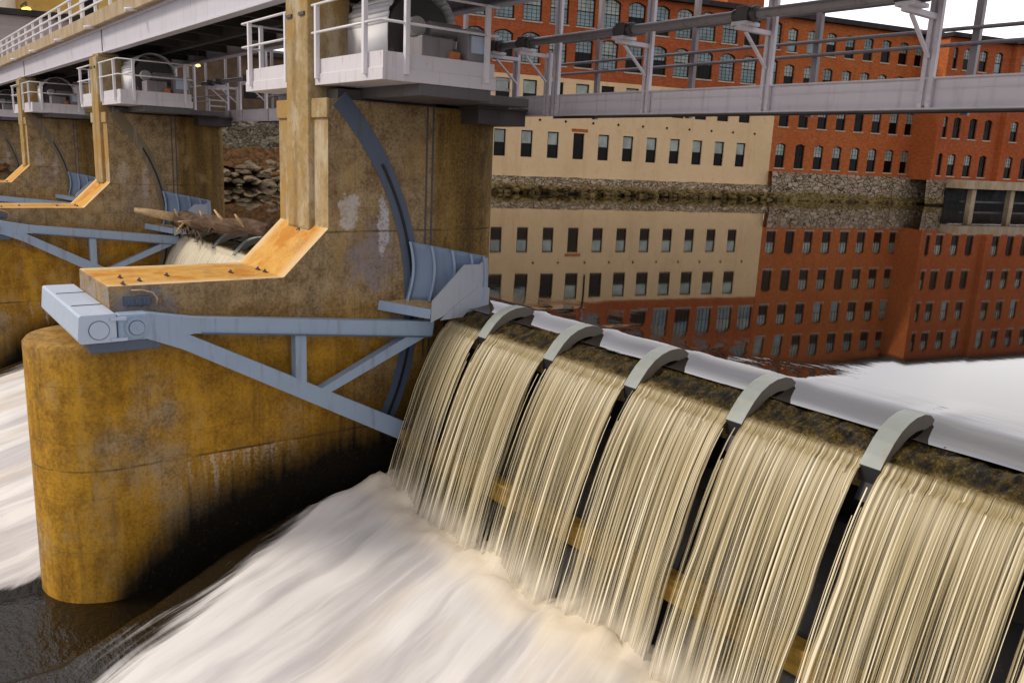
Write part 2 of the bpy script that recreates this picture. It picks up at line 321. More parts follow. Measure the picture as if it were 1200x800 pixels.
def moss_mat():
    s = N('wet_moss'); w = s.pos(); a = s.noise(s.scl(w, (3,1.4,2)), 2.2, 7, .7); b = s.noise(w, 22, 4, .7); y = s.sep(s.obj())[1]
    c = s.mix(s.step(a, .38, .66), (.006,.0045,.002), (.085,.055,.007)); c = s.mix(s.m('MULTIPLY', s.m('MULTIPLY', s.step(b, .48, .66), s.step(a, .36, .6)), .9), c, (.26,.17,.022))
    lip = s.step(s.m('ADD', y, s.m('MULTIPLY', a, .25)), .30, .10)
    c = s.mix(s.m('MULTIPLY', lip, s.step(b, .25, .6)), c, (.42,.30,.12))
    s.bump(s.m('ADD', a, b), 1.0, .09)
    return s.fin(c, s.step(b, .3, .7, .35, .8), Specular_IOR_Level=.3)
M['moss'] = moss_mat()
def emit(name, col, st):
    s = N(name); s.set(s.b.inputs['Emission Color'], col); s.b.inputs['Emission Strength'].default_value = st
    return s.fin(col, .4)
M['lampy'] = emit('lit_lamp_warm', (1,.75,.30), 2.5); M['lampo'] = emit('lit_lamp_amber', (1,.45,.05), 9)

# ------------------------------------------------------------------ camera, light, sky
yaw, pit, roll = 9.08278334e-01, -2.16206235e-01, -4.54026650e-02; FPX = 976.83; H = 3.6
fw = Vector((-math.sin(yaw)*math.cos(pit), math.cos(yaw)*math.cos(pit), math.sin(pit)))
rt = Vector((math.cos(yaw), math.sin(yaw), 0)); dn = -rt.cross(fw)
c_, s_ = math.cos(roll), math.sin(roll)
cx, cy = c_*rt+s_*dn, -s_*rt+c_*dn
cam = bpy.data.cameras.new('camera'); co = bpy.data.objects.new('camera', cam); COL.objects.link(co)
m3 = Matrix((cx, -cy, -fw)).transposed(); co.matrix_world = Matrix.Translation((0, 0, H)) @ m3.to_4x4()
cam.sensor_width = 36; cam.lens = FPX/1200*36; cam.clip_end = 6000; cam.clip_start = .05; scene.camera = co
SUN_EL, SUN_AZ = R(40), R(214)       # azimuth clockwise from +Y
sun = bpy.data.lights.new('sun', 'SUN'); sun.energy = 3.6; sun.angle = R(12); sun.color = (1, .90, .75)
so = bpy.data.objects.new('sun', sun); COL.objects.link(so)
d = Vector((math.sin(SUN_AZ)*math.cos(SUN_EL), math.cos(SUN_AZ)*math.cos(SUN_EL), math.sin(SUN_EL)))
so.rotation_euler = d.to_track_quat('Z', 'Y').to_euler(); so.location = (0, -20, 40)
wd = bpy.data.worlds.new('World'); scene.world = wd; wd.use_nodes = True; nt = wd.node_tree; nt.nodes.clear()
def wn(ty, **k):
    nd = nt.nodes.new(ty)
    for a, b in k.items(): setattr(nd, a, b)
    return nd
sky = wn('ShaderNodeTexSky', sky_type='NISHITA', sun_disc=False, sun_elevation=SUN_EL, sun_rotation=SUN_AZ)
tc = wn('ShaderNodeTexCoord'); mp = wn('ShaderNodeMapping'); mp.inputs['Scale'].default_value = (1.2, 1.2, 3.2)
no = wn('ShaderNodeTexNoise'); no.inputs['Scale'].default_value = 1.6; no.inputs['Detail'].default_value = 6
rp = wn('ShaderNodeValToRGB'); e = rp.color_ramp.elements
e[0].position = .36; e[0].color = (7.2, 7.0, 7.8, 1); e[1].position = .60; e[1].color = (10.6, 10.2, 10.2, 1)
mx = wn('ShaderNodeMix', data_type='RGBA'); mx.inputs[0].default_value = .9
bg = wn('ShaderNodeBackground'); bg.inputs[1].default_value = .11; wo = wn('ShaderNodeOutputWorld')
L = nt.links.new
sx = wn('ShaderNodeSeparateXYZ'); mr = wn('ShaderNodeMapRange'); mr.inputs[1].default_value = .05; mr.inputs[2].default_value = .65; mr.inputs[3].default_value = 1.75; mr.inputs[4].default_value = 1.2
vm = wn('ShaderNodeVectorMath', operation='SCALE')
L(tc.outputs['Generated'], sx.inputs[0]); L(sx.outputs[2], mr.inputs[0]); L(mr.outputs[0], vm.inputs['Scale']); L(rp.outputs[0], vm.inputs[0])
L(tc.outputs['Generated'], mp.inputs[0]); L(mp.outputs[0], no.inputs['Vector']); L(no.outputs['Fac'], rp.inputs[0])
L(sky.outputs[0], mx.inputs[6]); dp = wn('ShaderNodeVectorMath', operation='DOT_PRODUCT'); u_ = Vector((-.42, .82, .38)).normalized(); dp.inputs[1].default_value = u_
m2 = wn('ShaderNodeMapRange', interpolation_type='SMOOTHSTEP'); m2.inputs[1].default_value = .55; m2.inputs[2].default_value = 1.0; m2.inputs[3].default_value = 1.0; m2.inputs[4].default_value = 1.7
v2 = wn('ShaderNodeVectorMath', operation='SCALE'); L(tc.outputs['Generated'], dp.inputs[0]); L(dp.outputs['Value'], m2.inputs[0]); L(vm.outputs[0], v2.inputs[0]); L(m2.outputs[0], v2.inputs['Scale'])
L(v2.outputs[0], mx.inputs[7]); L(mx.outputs[2], bg.inputs[0]); L(bg.outputs[0], wo.inputs[0])
scene.view_settings.view_transform = 'Standard'; scene.view_settings.look = 'None'; scene.view_settings.exposure = -.58; scene.view_settings.gamma = 1
scene.cycles.transparent_max_bounces = 16; scene.cycles.max_bounces = 6

# ------------------------------------------------------------------ setting
BAY = 21.3; XC = -19.25; HW = 1.4; XF = XC+HW           # pier centre, half width, river-right face
TY, TZ = 4.05, 0.0                                       # trunnion axis
def lin(x, pts):
    for (a, b), (c, e_) in zip(pts, pts[1:]):
        if x <= c: return b+(e_-b)*max(0, min(1, (x-a)/(c-a)))
    return pts[-1][1]
def ss(x, a, b): t = max(0, min(1, (x-a)/(b-a))); return t*t*(3-2*t)
EDGE = [(-6,-14),(0,-15.0),(1.8,-15.6),(3.2,-16.1),(5.4,-16.85),(7.3,-17.35),(9,-17.65),(11,-17.8)]
HUMP = [(-6,0),(0,.10),(1.8,.32),(3.2,.68),(5.4,1.10),(7.3,1.35),(9,1.5),(10.2,1.5),(11.5,1.5)]
def tail(x, y):
    k = math.floor((x-XC)/BAY); lx = x-k*BAY             # into bay one
    e0 = lin(y, EDGE); dR = (-.05+.0-lx) if False else (2.05-1.4-lx)
    rise = ss(lx, e0-.35, e0+.55)*(1-.22*ss(lx, e0+1.2, e0+5)*ss(y, 9.5, 6))
    h = lin(y, HUMP)*rise
    n = MN.noise(Vector(((x+.31*y)*.55, y*.10, 3)))*.24+MN.noise(Vector(((x+.31*y)*1.6, y*.28, 9)))*.05
    h += n*rise*min(1, max(.2, y/6))
    h += .30*math.exp(-((lx-e0-.35)/.6)**2)*ss(y, 3.5, 8)
    if y > 8.6: h += rise*(.42*abs(MN.noise(Vector((x*1.5, y*1.5, 5))))+.20*abs(MN.noise(Vector((x*4, y*4, 2)))))*ss(y, 8.6, 9.6)
    foam = ss(lx, e0-.2, e0+lin(y, [(0,4.2),(3,3.4),(6,2.2),(9,1.0)]))
    if k != -1: foam = max(foam, .0)
    foam *= ss(y, -4.5+2.5*MN.noise(Vector((x*.3, 0, 1))), 3.0) if k == -1 else ss(y, .6+1.1*MN.noise(Vector((x*.4, 2, 1))), 2.6)
    if k == -2: foam = max(foam, ss(lx, -19, -18)*ss(y, 1.2, 2.4))*ss(-lx, -.6, .3)
    h += .02*MN.noise(Vector((x*1.4, y*1.4, 0)))
    return -6.05+h, foam
def lines(lo, hi, dense0, dense1, dd, dc):
    o = []; v = lo
    while v < hi: o.append(v); v += dd if dense0 <= v < dense1 else dc
    return o+[hi]
xs = lines(-150, 160, -45, 2, .16, 5); ys = lines(-160, 11.9, -3.2, 11.8, .12, 6)
mb = MB(); P = []; FO = []
for y in ys:
    row = []
    for x in xs:
        z, f = tail(x, y); row.append((x, y, z)); FO.append(f)
    P.append(row)
to = mb.grid(P).build('tailwater', M['tail'], fix=False); tag(to, kind='structure')
at = to.data.attributes.new('foam', 'FLOAT', 'POINT'); at.data.foreach_set('value', FO)
# upstream pool, drawn down towards the crest
def pool(x, y):
    z = -.14*(1-ss(y, 11.8, 12.9))
    if y < 14.5:
        lx = (x+15.38) % 2.41                            # wake of each flow splitter
        dd_ = min(lx, 2.41-lx)
        if x > -17.3: z += (.016*math.exp(-(dd_/.25)**2))*(1-ss(y, 12.6, 14.3))
        z += .009*MN.noise(Vector((x*.8, y*.6, 0)))*(1-ss(y, 12.2, 14.5))
    return z
ys = lines(11.80, 900, 11.7, 16.5, .07, 6) ; xs = lines(-700, 300, -42, 1.5, .12, 12)
ys = [y for y in ys]
mb = MB(); mb.grid([[(x, y, pool(x, y)) for x in xs] for y in ys])
tag(mb.build('river_water', M['river'], fix=False), kind='structure')
tag(MB().add([(-3500,-3500,-9.5),(3500,-3500,-9.5),(3500,3500,-9.5),(-3500,3500,-9.5)], [(0,1,2,3)]).build('ground', M['land']), kind='structure')
# mill bank frame
TH = R(14.8); DV = Vector((math.sin(TH), math.cos(TH), 0)); NV = Vector((math.cos(TH), -math.sin(TH), 0)); Q = Vector((-73.3, 54.5, 0))
def U(u, off=0, z=0): return Q+DV*u+NV*off+Vector((0, 0, z))
mb = MB()
a = [U(-14, -.5), U(900, -.5), U(900, -1500), U(-14, -1500)]
mb.add([(p.x, p.y, 1.6) for p in a], [(0,1,2,3)])
a = [U(-130, -.9), U(-14, -.9), U(-14, -1500), U(-130, -1500)]
mb.add([(p.x, p.y, 5.6) for p in a], [(0,1,2,3)])
tag(mb.build('river_bank', M['land']), kind='structure')

# ------------------------------------------------------------------ concrete piers
pier = empty('concrete_pier', (XC, 7, -6), 'stained ochre concrete pier nearest the viewer with full rounded nose in the water', 'pier', 'concrete dam piers')
mb = MB()
prof = [(3.69,-9),(12.5,-9),(12.5,4.72),(8.42,4.72),(8.42,1.83),(7.33,.75),(3.69,.75)]
mb.prism_x(prof, XC-HW, XF)
mb.m[-2-3] = 0
# ledge faces : indices of profile edges (8.42,1.83)->(7.33,.75) and (7.33,.75)->(3.69,.75) and front (8.42,4.72)->(8.42,1.83)
mb.m[4] = 1; mb.m[5] = 1; mb.m[3] = 2; mb.m[6] = 0
ns = 28
arc = [(XC+HW*math.cos(t), 3.692-HW*math.sin(t)) for t in [math.pi*i/ns for i in range(ns+1)]]
v = [(x, y, -9) for x, y in arc]+[(x, y, -.55) for x, y in arc]+[(XC+(x-XC)*.955, 3.692+(y-3.692)*.955, -.47) for x, y in arc]; n_ = ns+1
mb.add(v, [(i, i+1, n_+i+1, n_+i) for i in range(ns)]+[(n_+i, n_+i+1, 2*n_+i+1, 2*n_+i) for i in range(ns)], 0, True)
mb.add(v[2*n_:], [tuple(range(n_))], 0)
arc = [(XC+HW*math.cos(t), 12.5+1.15*math.sin(t)) for t in [math.pi*i/ns for i in range(ns+1)]]
v = [(x, y, -9) for x, y in arc]+[(x, y, 4.6) for x, y in arc]
mb.add(v, [(i, i+1, n_+i+1, n_+i) for i in range(ns)], 0, True); mb.add(v[n_:], [tuple(range(n_))], 0)
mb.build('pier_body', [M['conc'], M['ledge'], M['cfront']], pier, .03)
MB().box(XC-.62, XC+.62, 8.29, 9.35, 1.70, 7.0).box(XC-.52, XC+.52, 8.40, 9.25, 7.0, 7.16).build('column', M['cfront'], pier, .04)
mb = MB().box(XC-HW-.02, XC+HW+.05, 8.365, 8.425, 4.30, 4.725)
mb.build('cap_block', M['cfront'], pier, .015)
def arcstrip(r0, r1, a0, a1, x0, x1, n=40):
    mb = MB(); pr = [(TY+r1*math.cos(a0+(a1-a0)*i/n), TZ+r1*math.sin(a0+(a1-a0)*i/n)) for i in range(n+1)]
    pi_ = [(TY+r0*math.cos(a0+(a1-a0)*i/n), TZ+r0*math.sin(a0+(a1-a0)*i/n)) for i in range(n+1)]
    for i in range(n):
        q = [pr[i], pr[i+1], pi_[i+1], pi_[i]]
        mb.add([(x0, y, z) for y, z in q]+[(x1, y, z) for y, z in q], [(0,1,2,3),(7,6,5,4),(0,4,5,1),(2,6,7,3)]+([(0,3,7,4)] if i == 0 else [])+([(1,5,6,2)] if i == n-1 else []))
    return mb
arcstrip(6.42, 6.84, R(-26), R(45.5), XF-.02, XF+.018).build('seal_plate', M['bluedk'], pier)
arcstrip(6.60, 6.66, R(-30), R(30), XF+.018, XF+.05).build('seal_strip', M['black'], pier)
arcstrip(6.42, 6.84, R(-38), R(45.5), XC-HW-.018, XC-HW+.02).build('seal_plate', M['bluedk'], pier)
for yy in (11.0, 11.17): MB().box(XF-.03, XF+.012, yy, yy+.05, -1.5, 4.71).build('slot_edge', M['dksteel'], pier)
MB().box(XC-HW+.3, XF+.75, 12.0, 13.45, 4.38, 4.74).box(XF-.2, XF+.78, 11.95, 13.5, 4.74, 4.80).build('bearing_shelf', M['dksteel'], pier, .015)
for (yy, xx) in ((4.15,-18.9),(4.4,-18.35),(5.1,-18.9),(6.5,-18.9),(7.25,-18.75),(7.25,-19.2),(8.28,-19.2),(4.0,-18.0)):
    zz = .75 if yy < 7.3 else .75
    if yy > 8: zz = 1.66
    mb = MB().tube([(xx+.05*math.cos(t), yy, zz+.02+.05*math.sin(t)) for t in [math.pi*i/8 for i in range(9)]], .016, 6)
    mb.box(xx-.09, xx-.04, yy-.03, yy+.03, zz-.01, zz+.03).box(xx+.04, xx+.09, yy-.03, yy+.03, zz-.01, zz+.03)
    mb.build('lifting_eye', M['dksteel'], pier)
for xx in (-18.9,-19.6): MB().box(xx-.15, xx+.15, 8.25, 8.30, 6.55, 6.62).build('rust_cleat', M['dksteel'], pier)

def trunnion():
    t = empty('trunnion_box', (XC, 3.4, -.47), 'pale blue grey steel trunnion box on the nearest pier nose', 'trunnion box', 'trunnion boxes across the pier noses')
    x0, x1 = XC-2.05, XC+1.98
    r = .09; y0, y1, z0, z1 = 2.98, 3.675, -.25, .305
    pr = []
    for (cy_, cz_, a0) in ((y1-.01, z1-.01, 0), (y0+r, z1-.05, 90), (y0+r, z0+r, 180), (y1-.01, z0+.01, 270)):
        rr = r if a0 in (180,) else (.05 if a0 == 90 else .01)
        for i in range(5):
            an = R(a0+90*i/4); pr.append((cy_+rr*math.cos(an), cz_+rr*math.sin(an)))
    MB().prism_x(pr, x0, x1, 0).build('housing', M['boxwhite'], t)
    for xx in (x0+1.25, x1-1.15): MB().box(xx, xx+.03, y0+.12, y1-.02, z1, z1+.012).build('lid_seam', M['dksteel'], t)
    MB().tube([(x1-.02, 3.36, .0), (x1+.006, 3.36, .0)], .19, 28).build('cover_gap_ring', M['bluedk'], t)  # dark ring added as outline, standing in for the shaded gap round the cover
    MB().tube([(x1-.02, 3.36, .0), (x1+.03, 3.36, .0)], .175, 28).build('cover_plate', M['boxwhite'], t, .006)
    mb = MB().box(x1-.35, x1+.005, y1+.025, 4.28, -.26, .28)
    mb.build('bearing_block', M['blue'], t, .05)
    MB().tube([(x1-.02, 4.04, .0), (x1+.03, 4.04, .0)], .215, 32).build('hub', M['blue'], t, .006)
    MB().tube([(x1+.02, 4.04, .0), (x1+.036, 4.04, .0)], .155, 28).build('pin_gap_ring', M['bluedk'], t)  # dark ring added for the shaded gap round the pin
    MB().tube([(x1+.025, 4.04, .0), (x1+.075, 4.04, .0)], .14, 28).tube([(x1+.06, 4.04, 0), (x1+.085, 4.04, 0)], .03, 10).build('pin_cap', M['blue'], t, .006)
    for zz in (.17, -.24): MB().box(x1-.1, x1+.045, 3.56, 3.86, zz, zz+.065).build('hinge_clamp', M['boxwhite'], t, .008)
    MB().box(XC+.9, x1-.05, 3.2, 4.5, -.47, -.255).build('bearing_seat', M['bluedk'], t, .02)
    MB().box(XF-.02, XF+.10, 3.95, 4.45, .35, .53).box(XF+.1, XF+.13, 4.0, 4.05, .38, .5).box(XF+.1, XF+.13, 4.15, 4.2, .38, .5).box(XF+.1, XF+.13, 4.3, 4.35, .38, .5).build('terminal_box', M['bluedk'], t, .01)
    MB().tube([(XF+.05, 4.1, .66), (XF+.09, 4.3, .66), (XF+.1, 4.5, .60), (XF+.11, 4.58, .48), (XF+.13, 4.55, .33)], .018, 8).build('cable', M['palewood'], t)
    return t
trun = trunnion()

# ------------------------------------------------------------------ hoist platforms
def platform():
    t = empty('hoist_platform', (XC, 9.8, 4.72), 'pale grey railed hoist platform on top of the nearest pier', 'platform', 'hoist platforms on the pier tops')
    X0, X1, Y0, Y1 = -22.95, -15.4, 8.44, 11.25
    mb = MB().box(X0, XC-.66, Y0, Y1, 5.02, 5.27).box(XC+.66, X1, Y0, Y1, 5.02, 5.27).box(XC-.66, XC+.66, 9.4, Y1, 5.02, 5.27)
    mb.build('deck', M['plat'], t, .01)
    mb = MB()
    for a, b in ((X0, XC-.66), (XC+.66, X1)): mb.box(a+.02, b-.02, Y0+.02, Y0+.06, 5.27, 5.58)
    mb.box(X1-.06, X1-.02, Y0+.06, Y1-.05, 5.27, 5.57).box(X0+.02, X0+.06, Y0+.06, Y1-.05, 5.27, 5.57)
    mb.build('toe_plate', M['plat'], t)
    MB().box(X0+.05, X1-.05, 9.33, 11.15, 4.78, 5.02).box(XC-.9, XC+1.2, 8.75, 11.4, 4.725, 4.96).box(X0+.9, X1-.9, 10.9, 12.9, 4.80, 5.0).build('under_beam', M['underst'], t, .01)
    zr = (6.14, 6.73)
    def post(x, y): MB().box(x-.05, x+.05, y-.05, y+.05, 5.15, 6.75).build('rail_post', M['white'], t, .008)
    fy = Y0-.035
    for x in (-22.5, -20.1, -18.38, -16.1): post(x, fy)
    for x, y in ((X1+.035, 8.96), (X1+.035, 10.95), (X0-.035, 8.9), (X0-.035, 10.95)): post(x, y)
    mb = MB()
    for z in zr:
        mb.tube([(XC-.66, fy-.02, z), (X0-.02, fy-.02, z), (X0-.03, Y1, z)], .03, 8)
        mb.tube([(XC+.66, fy-.02, z), (X1+.02, fy-.02, z), (X1+.03, Y1, z)], .03, 8)
    mb.build('handrail', M['white'], t)
    return t
plat = platform()
def hood(x0, x1):
    mb = MB(); n = 22; cy_, cz_, r = 10.1, 6.30, .88
    pts = [(cy_-r, 5.62)]+[(cy_-r*math.cos(math.pi*i/n), cz_+r*math.sin(math.pi*i/n)) for i in range(n+1)]+[(cy_+r, 5.62)]
    for i in range(len(pts)-1):
        (a, b), (c, e_) = pts[i], pts[i+1]
        mb.add([(x0, a, b), (x1, a, b), (x1, c, e_), (x0, c, e_)], [(0,1,2,3)], 0, True)
    for x in (x0+.03, (x0+x1)/2, x1-.03): mb.box(x-.04, x+.04, cy_-r, cy_-r+.05, 5.27, 5.62).box(x-.04, x+.04, cy_+r-.05, cy_+r, 5.27, 5.62)
    return mb
def hoist():
    t = empty('gate_hoist', (XC, 10.1, 5.27), 'gate hoist under white drum hoods on the nearest platform', 'hoist', 'gate hoists on the platforms')
    for x0, x1 in ((-18.5, -16.65), (-21.85, -20.0)):
        o = hood(x0, x1).build('drum_hood', M['hoodw'], t)
        md = o.modifiers.new('sol', 'SOLIDIFY'); md.thickness = .03; md.offset = -1
        MB().tube([(x0+.15, 10.1, 6.2), (x1-.12, 10.1, 6.2)], .78, 32).build('drum', M['dksteel'], t, .02)
        MB().tube([(x1-.12, 10.1, 6.2), (x1-.02, 10.1, 6.2)], .2, 16).build('drum_hub', M['midsteel'], t, .01)
    MB().box(-16.55, -15.75, 9.55, 10.35, 5.27, 6.02).box(-16.45, -15.9, 10.35, 10.9, 5.27, 5.85).build('gearbox', M['midsteel'], t, .03)
    MB().tube([(-16.2, 9.6, 6.22), (-16.0, 9.6, 6.22)], .2, 24).build('brake_disc', M['lid'], t, .01)
    MB().tube([(-16.1, 9.9, 6.2), (-16.1, 10.7, 6.2)], .17, 20).build('motor', M['midsteel'], t, .015)
    MB().tube([(-20.0, 10.1, 6.2), (-18.5, 10.1, 6.2)], .07, 12).build('drive_shaft', M['pipe'], t)
    return t
hst = hoist()
def cabinet():
    t = empty('control_cabinet', (-15.75, 10.9, 5.27), 'grey control cabinet standing at the far corner of the nearest platform', 'cabinet', 'control cabinets on the platforms')
    MB().box(-15.95, -15.5, 10.55, 11.15, 5.30, 6.25).build('cabinet_body', M['midsteel'], t, .02)
    MB().box(-15.5, -15.47, 10.62, 11.1, 5.75, 6.1).build('cabinet_door', M['boxwhite'], t)
    MB().box(-15.9, -15.6, 10.2, 10.45, 5.27, 5.62).box(-15.88, -15.62, 10.22, 10.43, 5.62, 5.75).build('junction_box', M['orange'], t, .01)
    return t
cab = cabinet()

# ------------------------------------------------------------------ radial gate
GX1 = -.6
def yz(name, pts, x0, x1, mat, par, bev=.008):
    return MB().prism_x(pts, x0, x1).build(name, mat, par, bev)
def gate():
    t = empty('radial_gate', (-8.6, 11.2, -6), 'blue grey radial gate with truss arm in the nearest bay, water pouring over its crest', 'gate', 'radial gates between the piers')
    xa, xb = -17.56, -17.28
    m = M['blue']
    yz('arm_hub_plate', [(4.16,-.22),(4.60,-.40),(5.2,-.66),(5.2,-.42),(4.95,-.26),(5.2,-.22),(5.2,.10),(4.25,.27)], xa-.02, xb+.006, m, t)
    yz('arm_upper_chord', [(5.0,-.21),(10.95,-.83),(11.0,-.46),(5.0,.12)], xa, xb, m, t)
    yz('arm_lower_chord', [(4.85,-.50),(10.05,-3.38),(10.17,-2.93),(4.90,-.16)], xa+.006, xb-.006, m, t)
    yz('arm_strut', [(7.36,-1.75),(7.62,-1.80),(7.62,-.42),(7.36,-.40)], xa+.02, xb-.02, m, t)
    yz('arm_diagonal', [(7.55,-1.98),(7.95,-2.02),(10.7,-.86),(10.7,-.62),(10.35,-.72)], xa+.012, xb-.012, m, t)
    # chord flanges
    MB().bar((xb-.02, 5.3, -.235), (xb-.02, 10.9, -.835), .12, .03).build('chord_flange', M['bluedk'], t)
    # skin
    o = arcstrip(7.36, 7.44, R(-58), R(-3.6), -17.45, GX1, 30).build('skin_plate', M['gapblack'], t)
    for k in range(12):
        x = -17.3+k*1.45
        arcstrip(7.18, 7.36, R(-50), R(-6), x, x+.05, 20).build('skin_stiffener', M['gapblack'], t)
    MB().box(-17.24, GX1, 10.06, 10.40, -3.55, -3.12).build('lower_girder', M['beamwood'], t, .02)
    MB().box(-17.24, GX1, 10.86, 11.10, -1.75, -1.35).build('upper_girder', M['gapblack'], t, .02)
    # crest : mossy weir cap
    pr = [(11.17,-.86),(11.13,-.62),(11.16,-.50),(11.26,-.40),(11.40,-.31),(11.56,-.24),(11.72,-.19),(11.88,-.165),(12.02,-.18),(12.2,-.26),(12.34,-.42),(12.4,-.7)]
    rows = []; nx = 420
    for i in range(nx+1):
        x = -17.02+(GX1+17.02)*i/nx; r_ = []
        for j, (y, z) in enumerate(pr):
            k = .075 if 2 < j < 9 else .02
            q = Vector((x*2.4, y*3, z*3)); d_ = MN.noise(q)*k+MN.noise(q*3.1)*k*.8+MN.noise(q*8)*k*.35-.2*k
            r_.append((x, y-d_*.5, z+d_))
        rows.append(r_)
    MB().grid(rows).build('mossy_crest', M['moss'], t)
    # flow splitters
    for k in range(7):
        xl = -15.55+2.41*k; xr = xl+.32
        if xl > GX1: break
        top = [(11.10,-.50),(11.22,-.34),(11.38,-.16),(11.56,-.01),(11.76,.09),(11.98,.15),(12.2,.16),(12.38,.12),(12.52,.03)]
        bot = [(12.44,-.12),(12.30,-.09),(12.14,-.07),(11.98,-.08),(11.80,-.13),(11.64,-.21),(11.46,-.37),(11.30,-.55),(11.13,-.76)]
        spm = MB().prism_x(top+bot, xl, xr); npf = len(top+bot); spm.m[npf-1] = 2; spm.m[npf] = spm.m[npf+1] = 1  # end face black: shade of the overhang put into its colour
        sp = spm.build('flow_splitter', [M['split'], M['splitside'], M['black']], t, .012)
        MB().prism_x([(11.0,-1.0),(11.36,-1.0),(11.5,-.36),(11.64,-.14),(11.5,-.24),(11.33,-.42),(11.22,-.57)], xl+.05, xr-.05).build('splitter_foot', M['black'], sp)
        MB().box(xl+.09, xr-.09, 12.2, 12.6, -.55, -.10).build('splitter_tail', M['black'], sp)
    # end shield beside the pier
    n = 12; A = []; 
    for i in range(n+1):
        f = i/n; r_ = []
        for j in range(9):
            g = j/8
            x = XF+.01+g*.83; y = 10.46+g*1.80-.0; z = .02+(1.50-.35*g-.02)*f
            y += .28*(1-(f-.15)**2)*.6*0 + .16*math.sin(math.pi*min(1, f*.9))*(1-.3*g)
            r_.append((x, y, z))
        A.append(r_)
    o = MB().grid(A).build('shield_plate', M['blue2'], t); md = o.modifiers.new('sol', 'SOLIDIFY'); md.thickness = .03; md.offset = 1
    def sp_(f, g): return Vector((XF+.01+g*.83, 10.46+g*1.80+.16*math.sin(math.pi*min(1, f*.9))*(1-.3*g), .02+(1.48-.35*g)*f))
    for g in (.03, .30, .56, .80, .97):
        mb = MB(); nn = 10
        for i in range(nn):
            a, b = sp_(i/nn, g), sp_((i+1)/nn, g); w = Vector((.13,-.06,0)); q = Vector((.012,.027,0))
            mb.add([a-q, a+q, a+q+w, a-q+w, b-q, b+q, b+q+w, b-q+w], [(0,1,5,4),(1,2,6,5),(2,3,7,6),(3,0,4,7)]+([(4,5,6,7)] if i == nn-1 else [])+([(3,2,1,0)] if i == 0 else []))
        mb.build('shield_rib', M['blue'], t)
    xk = XF+.86
    yz('cheek_plate', [(10.70,-.40),(11.5,-.10),(12.38,.02),(12.33,1.14),(12.10,.97),(11.63,.97),(10.72,.12)], xk, xk+.04, M['cheek'], t, .006)
    yz('cheek_flange', [(10.95,-.36),(12.38,-.30),(12.40,.36),(12.06,.40),(11.45,.02)], xk+.04, xk+.075, M['cheek'], t, .006)
    # apron tray in front of the shield
    mb = MB(); a, b, c2, d2 = Vector((XF+.01, 9.75, .02)), Vector((xk, 10.72, -.12)), Vector((xk, 11.9, -.08)), Vector((XF+.01, 10.55, .06))
    mb.add([a, b, c2, d2], [(0,1,2,3)], 1)
    mb.bar(a+Vector((0,-.02,-.06)), b+Vector((0,-.02,-.08)), .035, .24, 0)
    mb.build('apron', [M['blue'], M['palewood']], t)
    return t
gt = gate()
# water pouring over the crest
def sheet(name, x0, x1, label, group=None, nxm=60, seed=0, dx=0):
    mb = MB(); uv = []
    for layer in (1, 0):
        nx = max(8, int((x1-x0)*nxm)); nt_ = 46; rows = []
        for i in range(nx+1):
            s_ = i/nx; x = x0+(x1-x0)*s_; r_ = []
            ed = min(s_, 1-s_)*(x1-x0)
            jit = MN.noise(Vector((x*5.5, seed, layer*3)))*.5+MN.noise(Vector((x*15, seed, 4+layer)))*.35
            big = MN.noise(Vector((x*1.3, seed, layer*5)))
            for j in range(nt_+1):
                v = j/nt_
                crest = [(11.30,-.37),(11.24,-.40),(11.18,-.455),(11.12,-.54)]
                if j < 4: y, z = crest[j]; k = .004*(j+1); lift = .022
                else:
                    q = (j-3)/(nt_-3); tt = .92*q
                    y = 11.10-1.62*tt-.30*tt*tt+.16*layer*q; z = -.54-1.75*tt-3.3*tt*tt
                    k = .03+.15*q; lift = .03
                wv = (MN.noise(Vector((v*3.0, seed, 1 if s_ < .5 else 7)))*.10+MN.noise(Vector((v*9.0, seed, 3 if s_ < .5 else 5)))*.03)*v*max(0, 1-ed/.35)
                xx = x+(s_-.5)*.02*v+wv
                r_.append((xx, y-lift-(jit*.6+big*.9)*k, z+lift*.3))
                uv.append((x+seed*3.7+dx, v))
            rows.append(r_)
        mb.grid(rows, 1 if layer else 0)
    rs = random.Random(seed+50)
    for q_ in range(4 if nxm > 30 else 0):
        sd = rs.choice((-1, 1)); xb = (x1 if sd > 0 else x0)+sd*rs.uniform(-.02, .11); wd_ = rs.uniform(.008, .022); v0 = rs.uniform(.05, .3); rows = [[], []]; un = rs.uniform(0, 50)
        for j in range(25):
            v = v0+(1-v0)*j/24; tt = .92*max(0, v-.065)/.935; y = 11.08-1.62*tt-.3*tt*tt+rs.uniform(-.004, .004); z = -.54-1.75*tt-3.3*tt*tt
            for e_ in (0, 1): rows[e_].append((xb+sd*.01*v+(e_-.5)*wd_*(1+v), y, z)); 
        for e_ in (0, 1):
            for j in range(25): uv.append((un+e_*.012, v0+(1-v0)*j/24))
        mb.grid(rows, 0)
    o = mb.build(name, [M['fallf'] if nxm > 30 else M['fallp'], M['fallb'] if nxm > 30 else M['fallp']], fix=False)
    ul = o.data.uv_layers.new(name='UVMap'); 
    for lp in o.data.loops: ul.data[lp.index].uv = uv[lp.vertex_index]
    return tag(o, label, 'waterfall', group)
xr = [-15.55+2.41*k for k in range(7)]
LB = ['short sheet of falling water beside the pier and gate arm', 'sheet of falling water between the first and second flow splitters from the pier',
      'sheet of falling water between the second and third flow splitters from the pier', 'sheet of falling water between the third and fourth flow splitters from the pier',
      'sheet of falling water between the fourth and fifth flow splitters from the pier', 'widest nearest sheet of falling water right of the last visible splitter', 'sheet of falling water at the far right edge beyond the frame']
GW = 'water sheets pouring over the nearest gate'
xs0 = -16.95
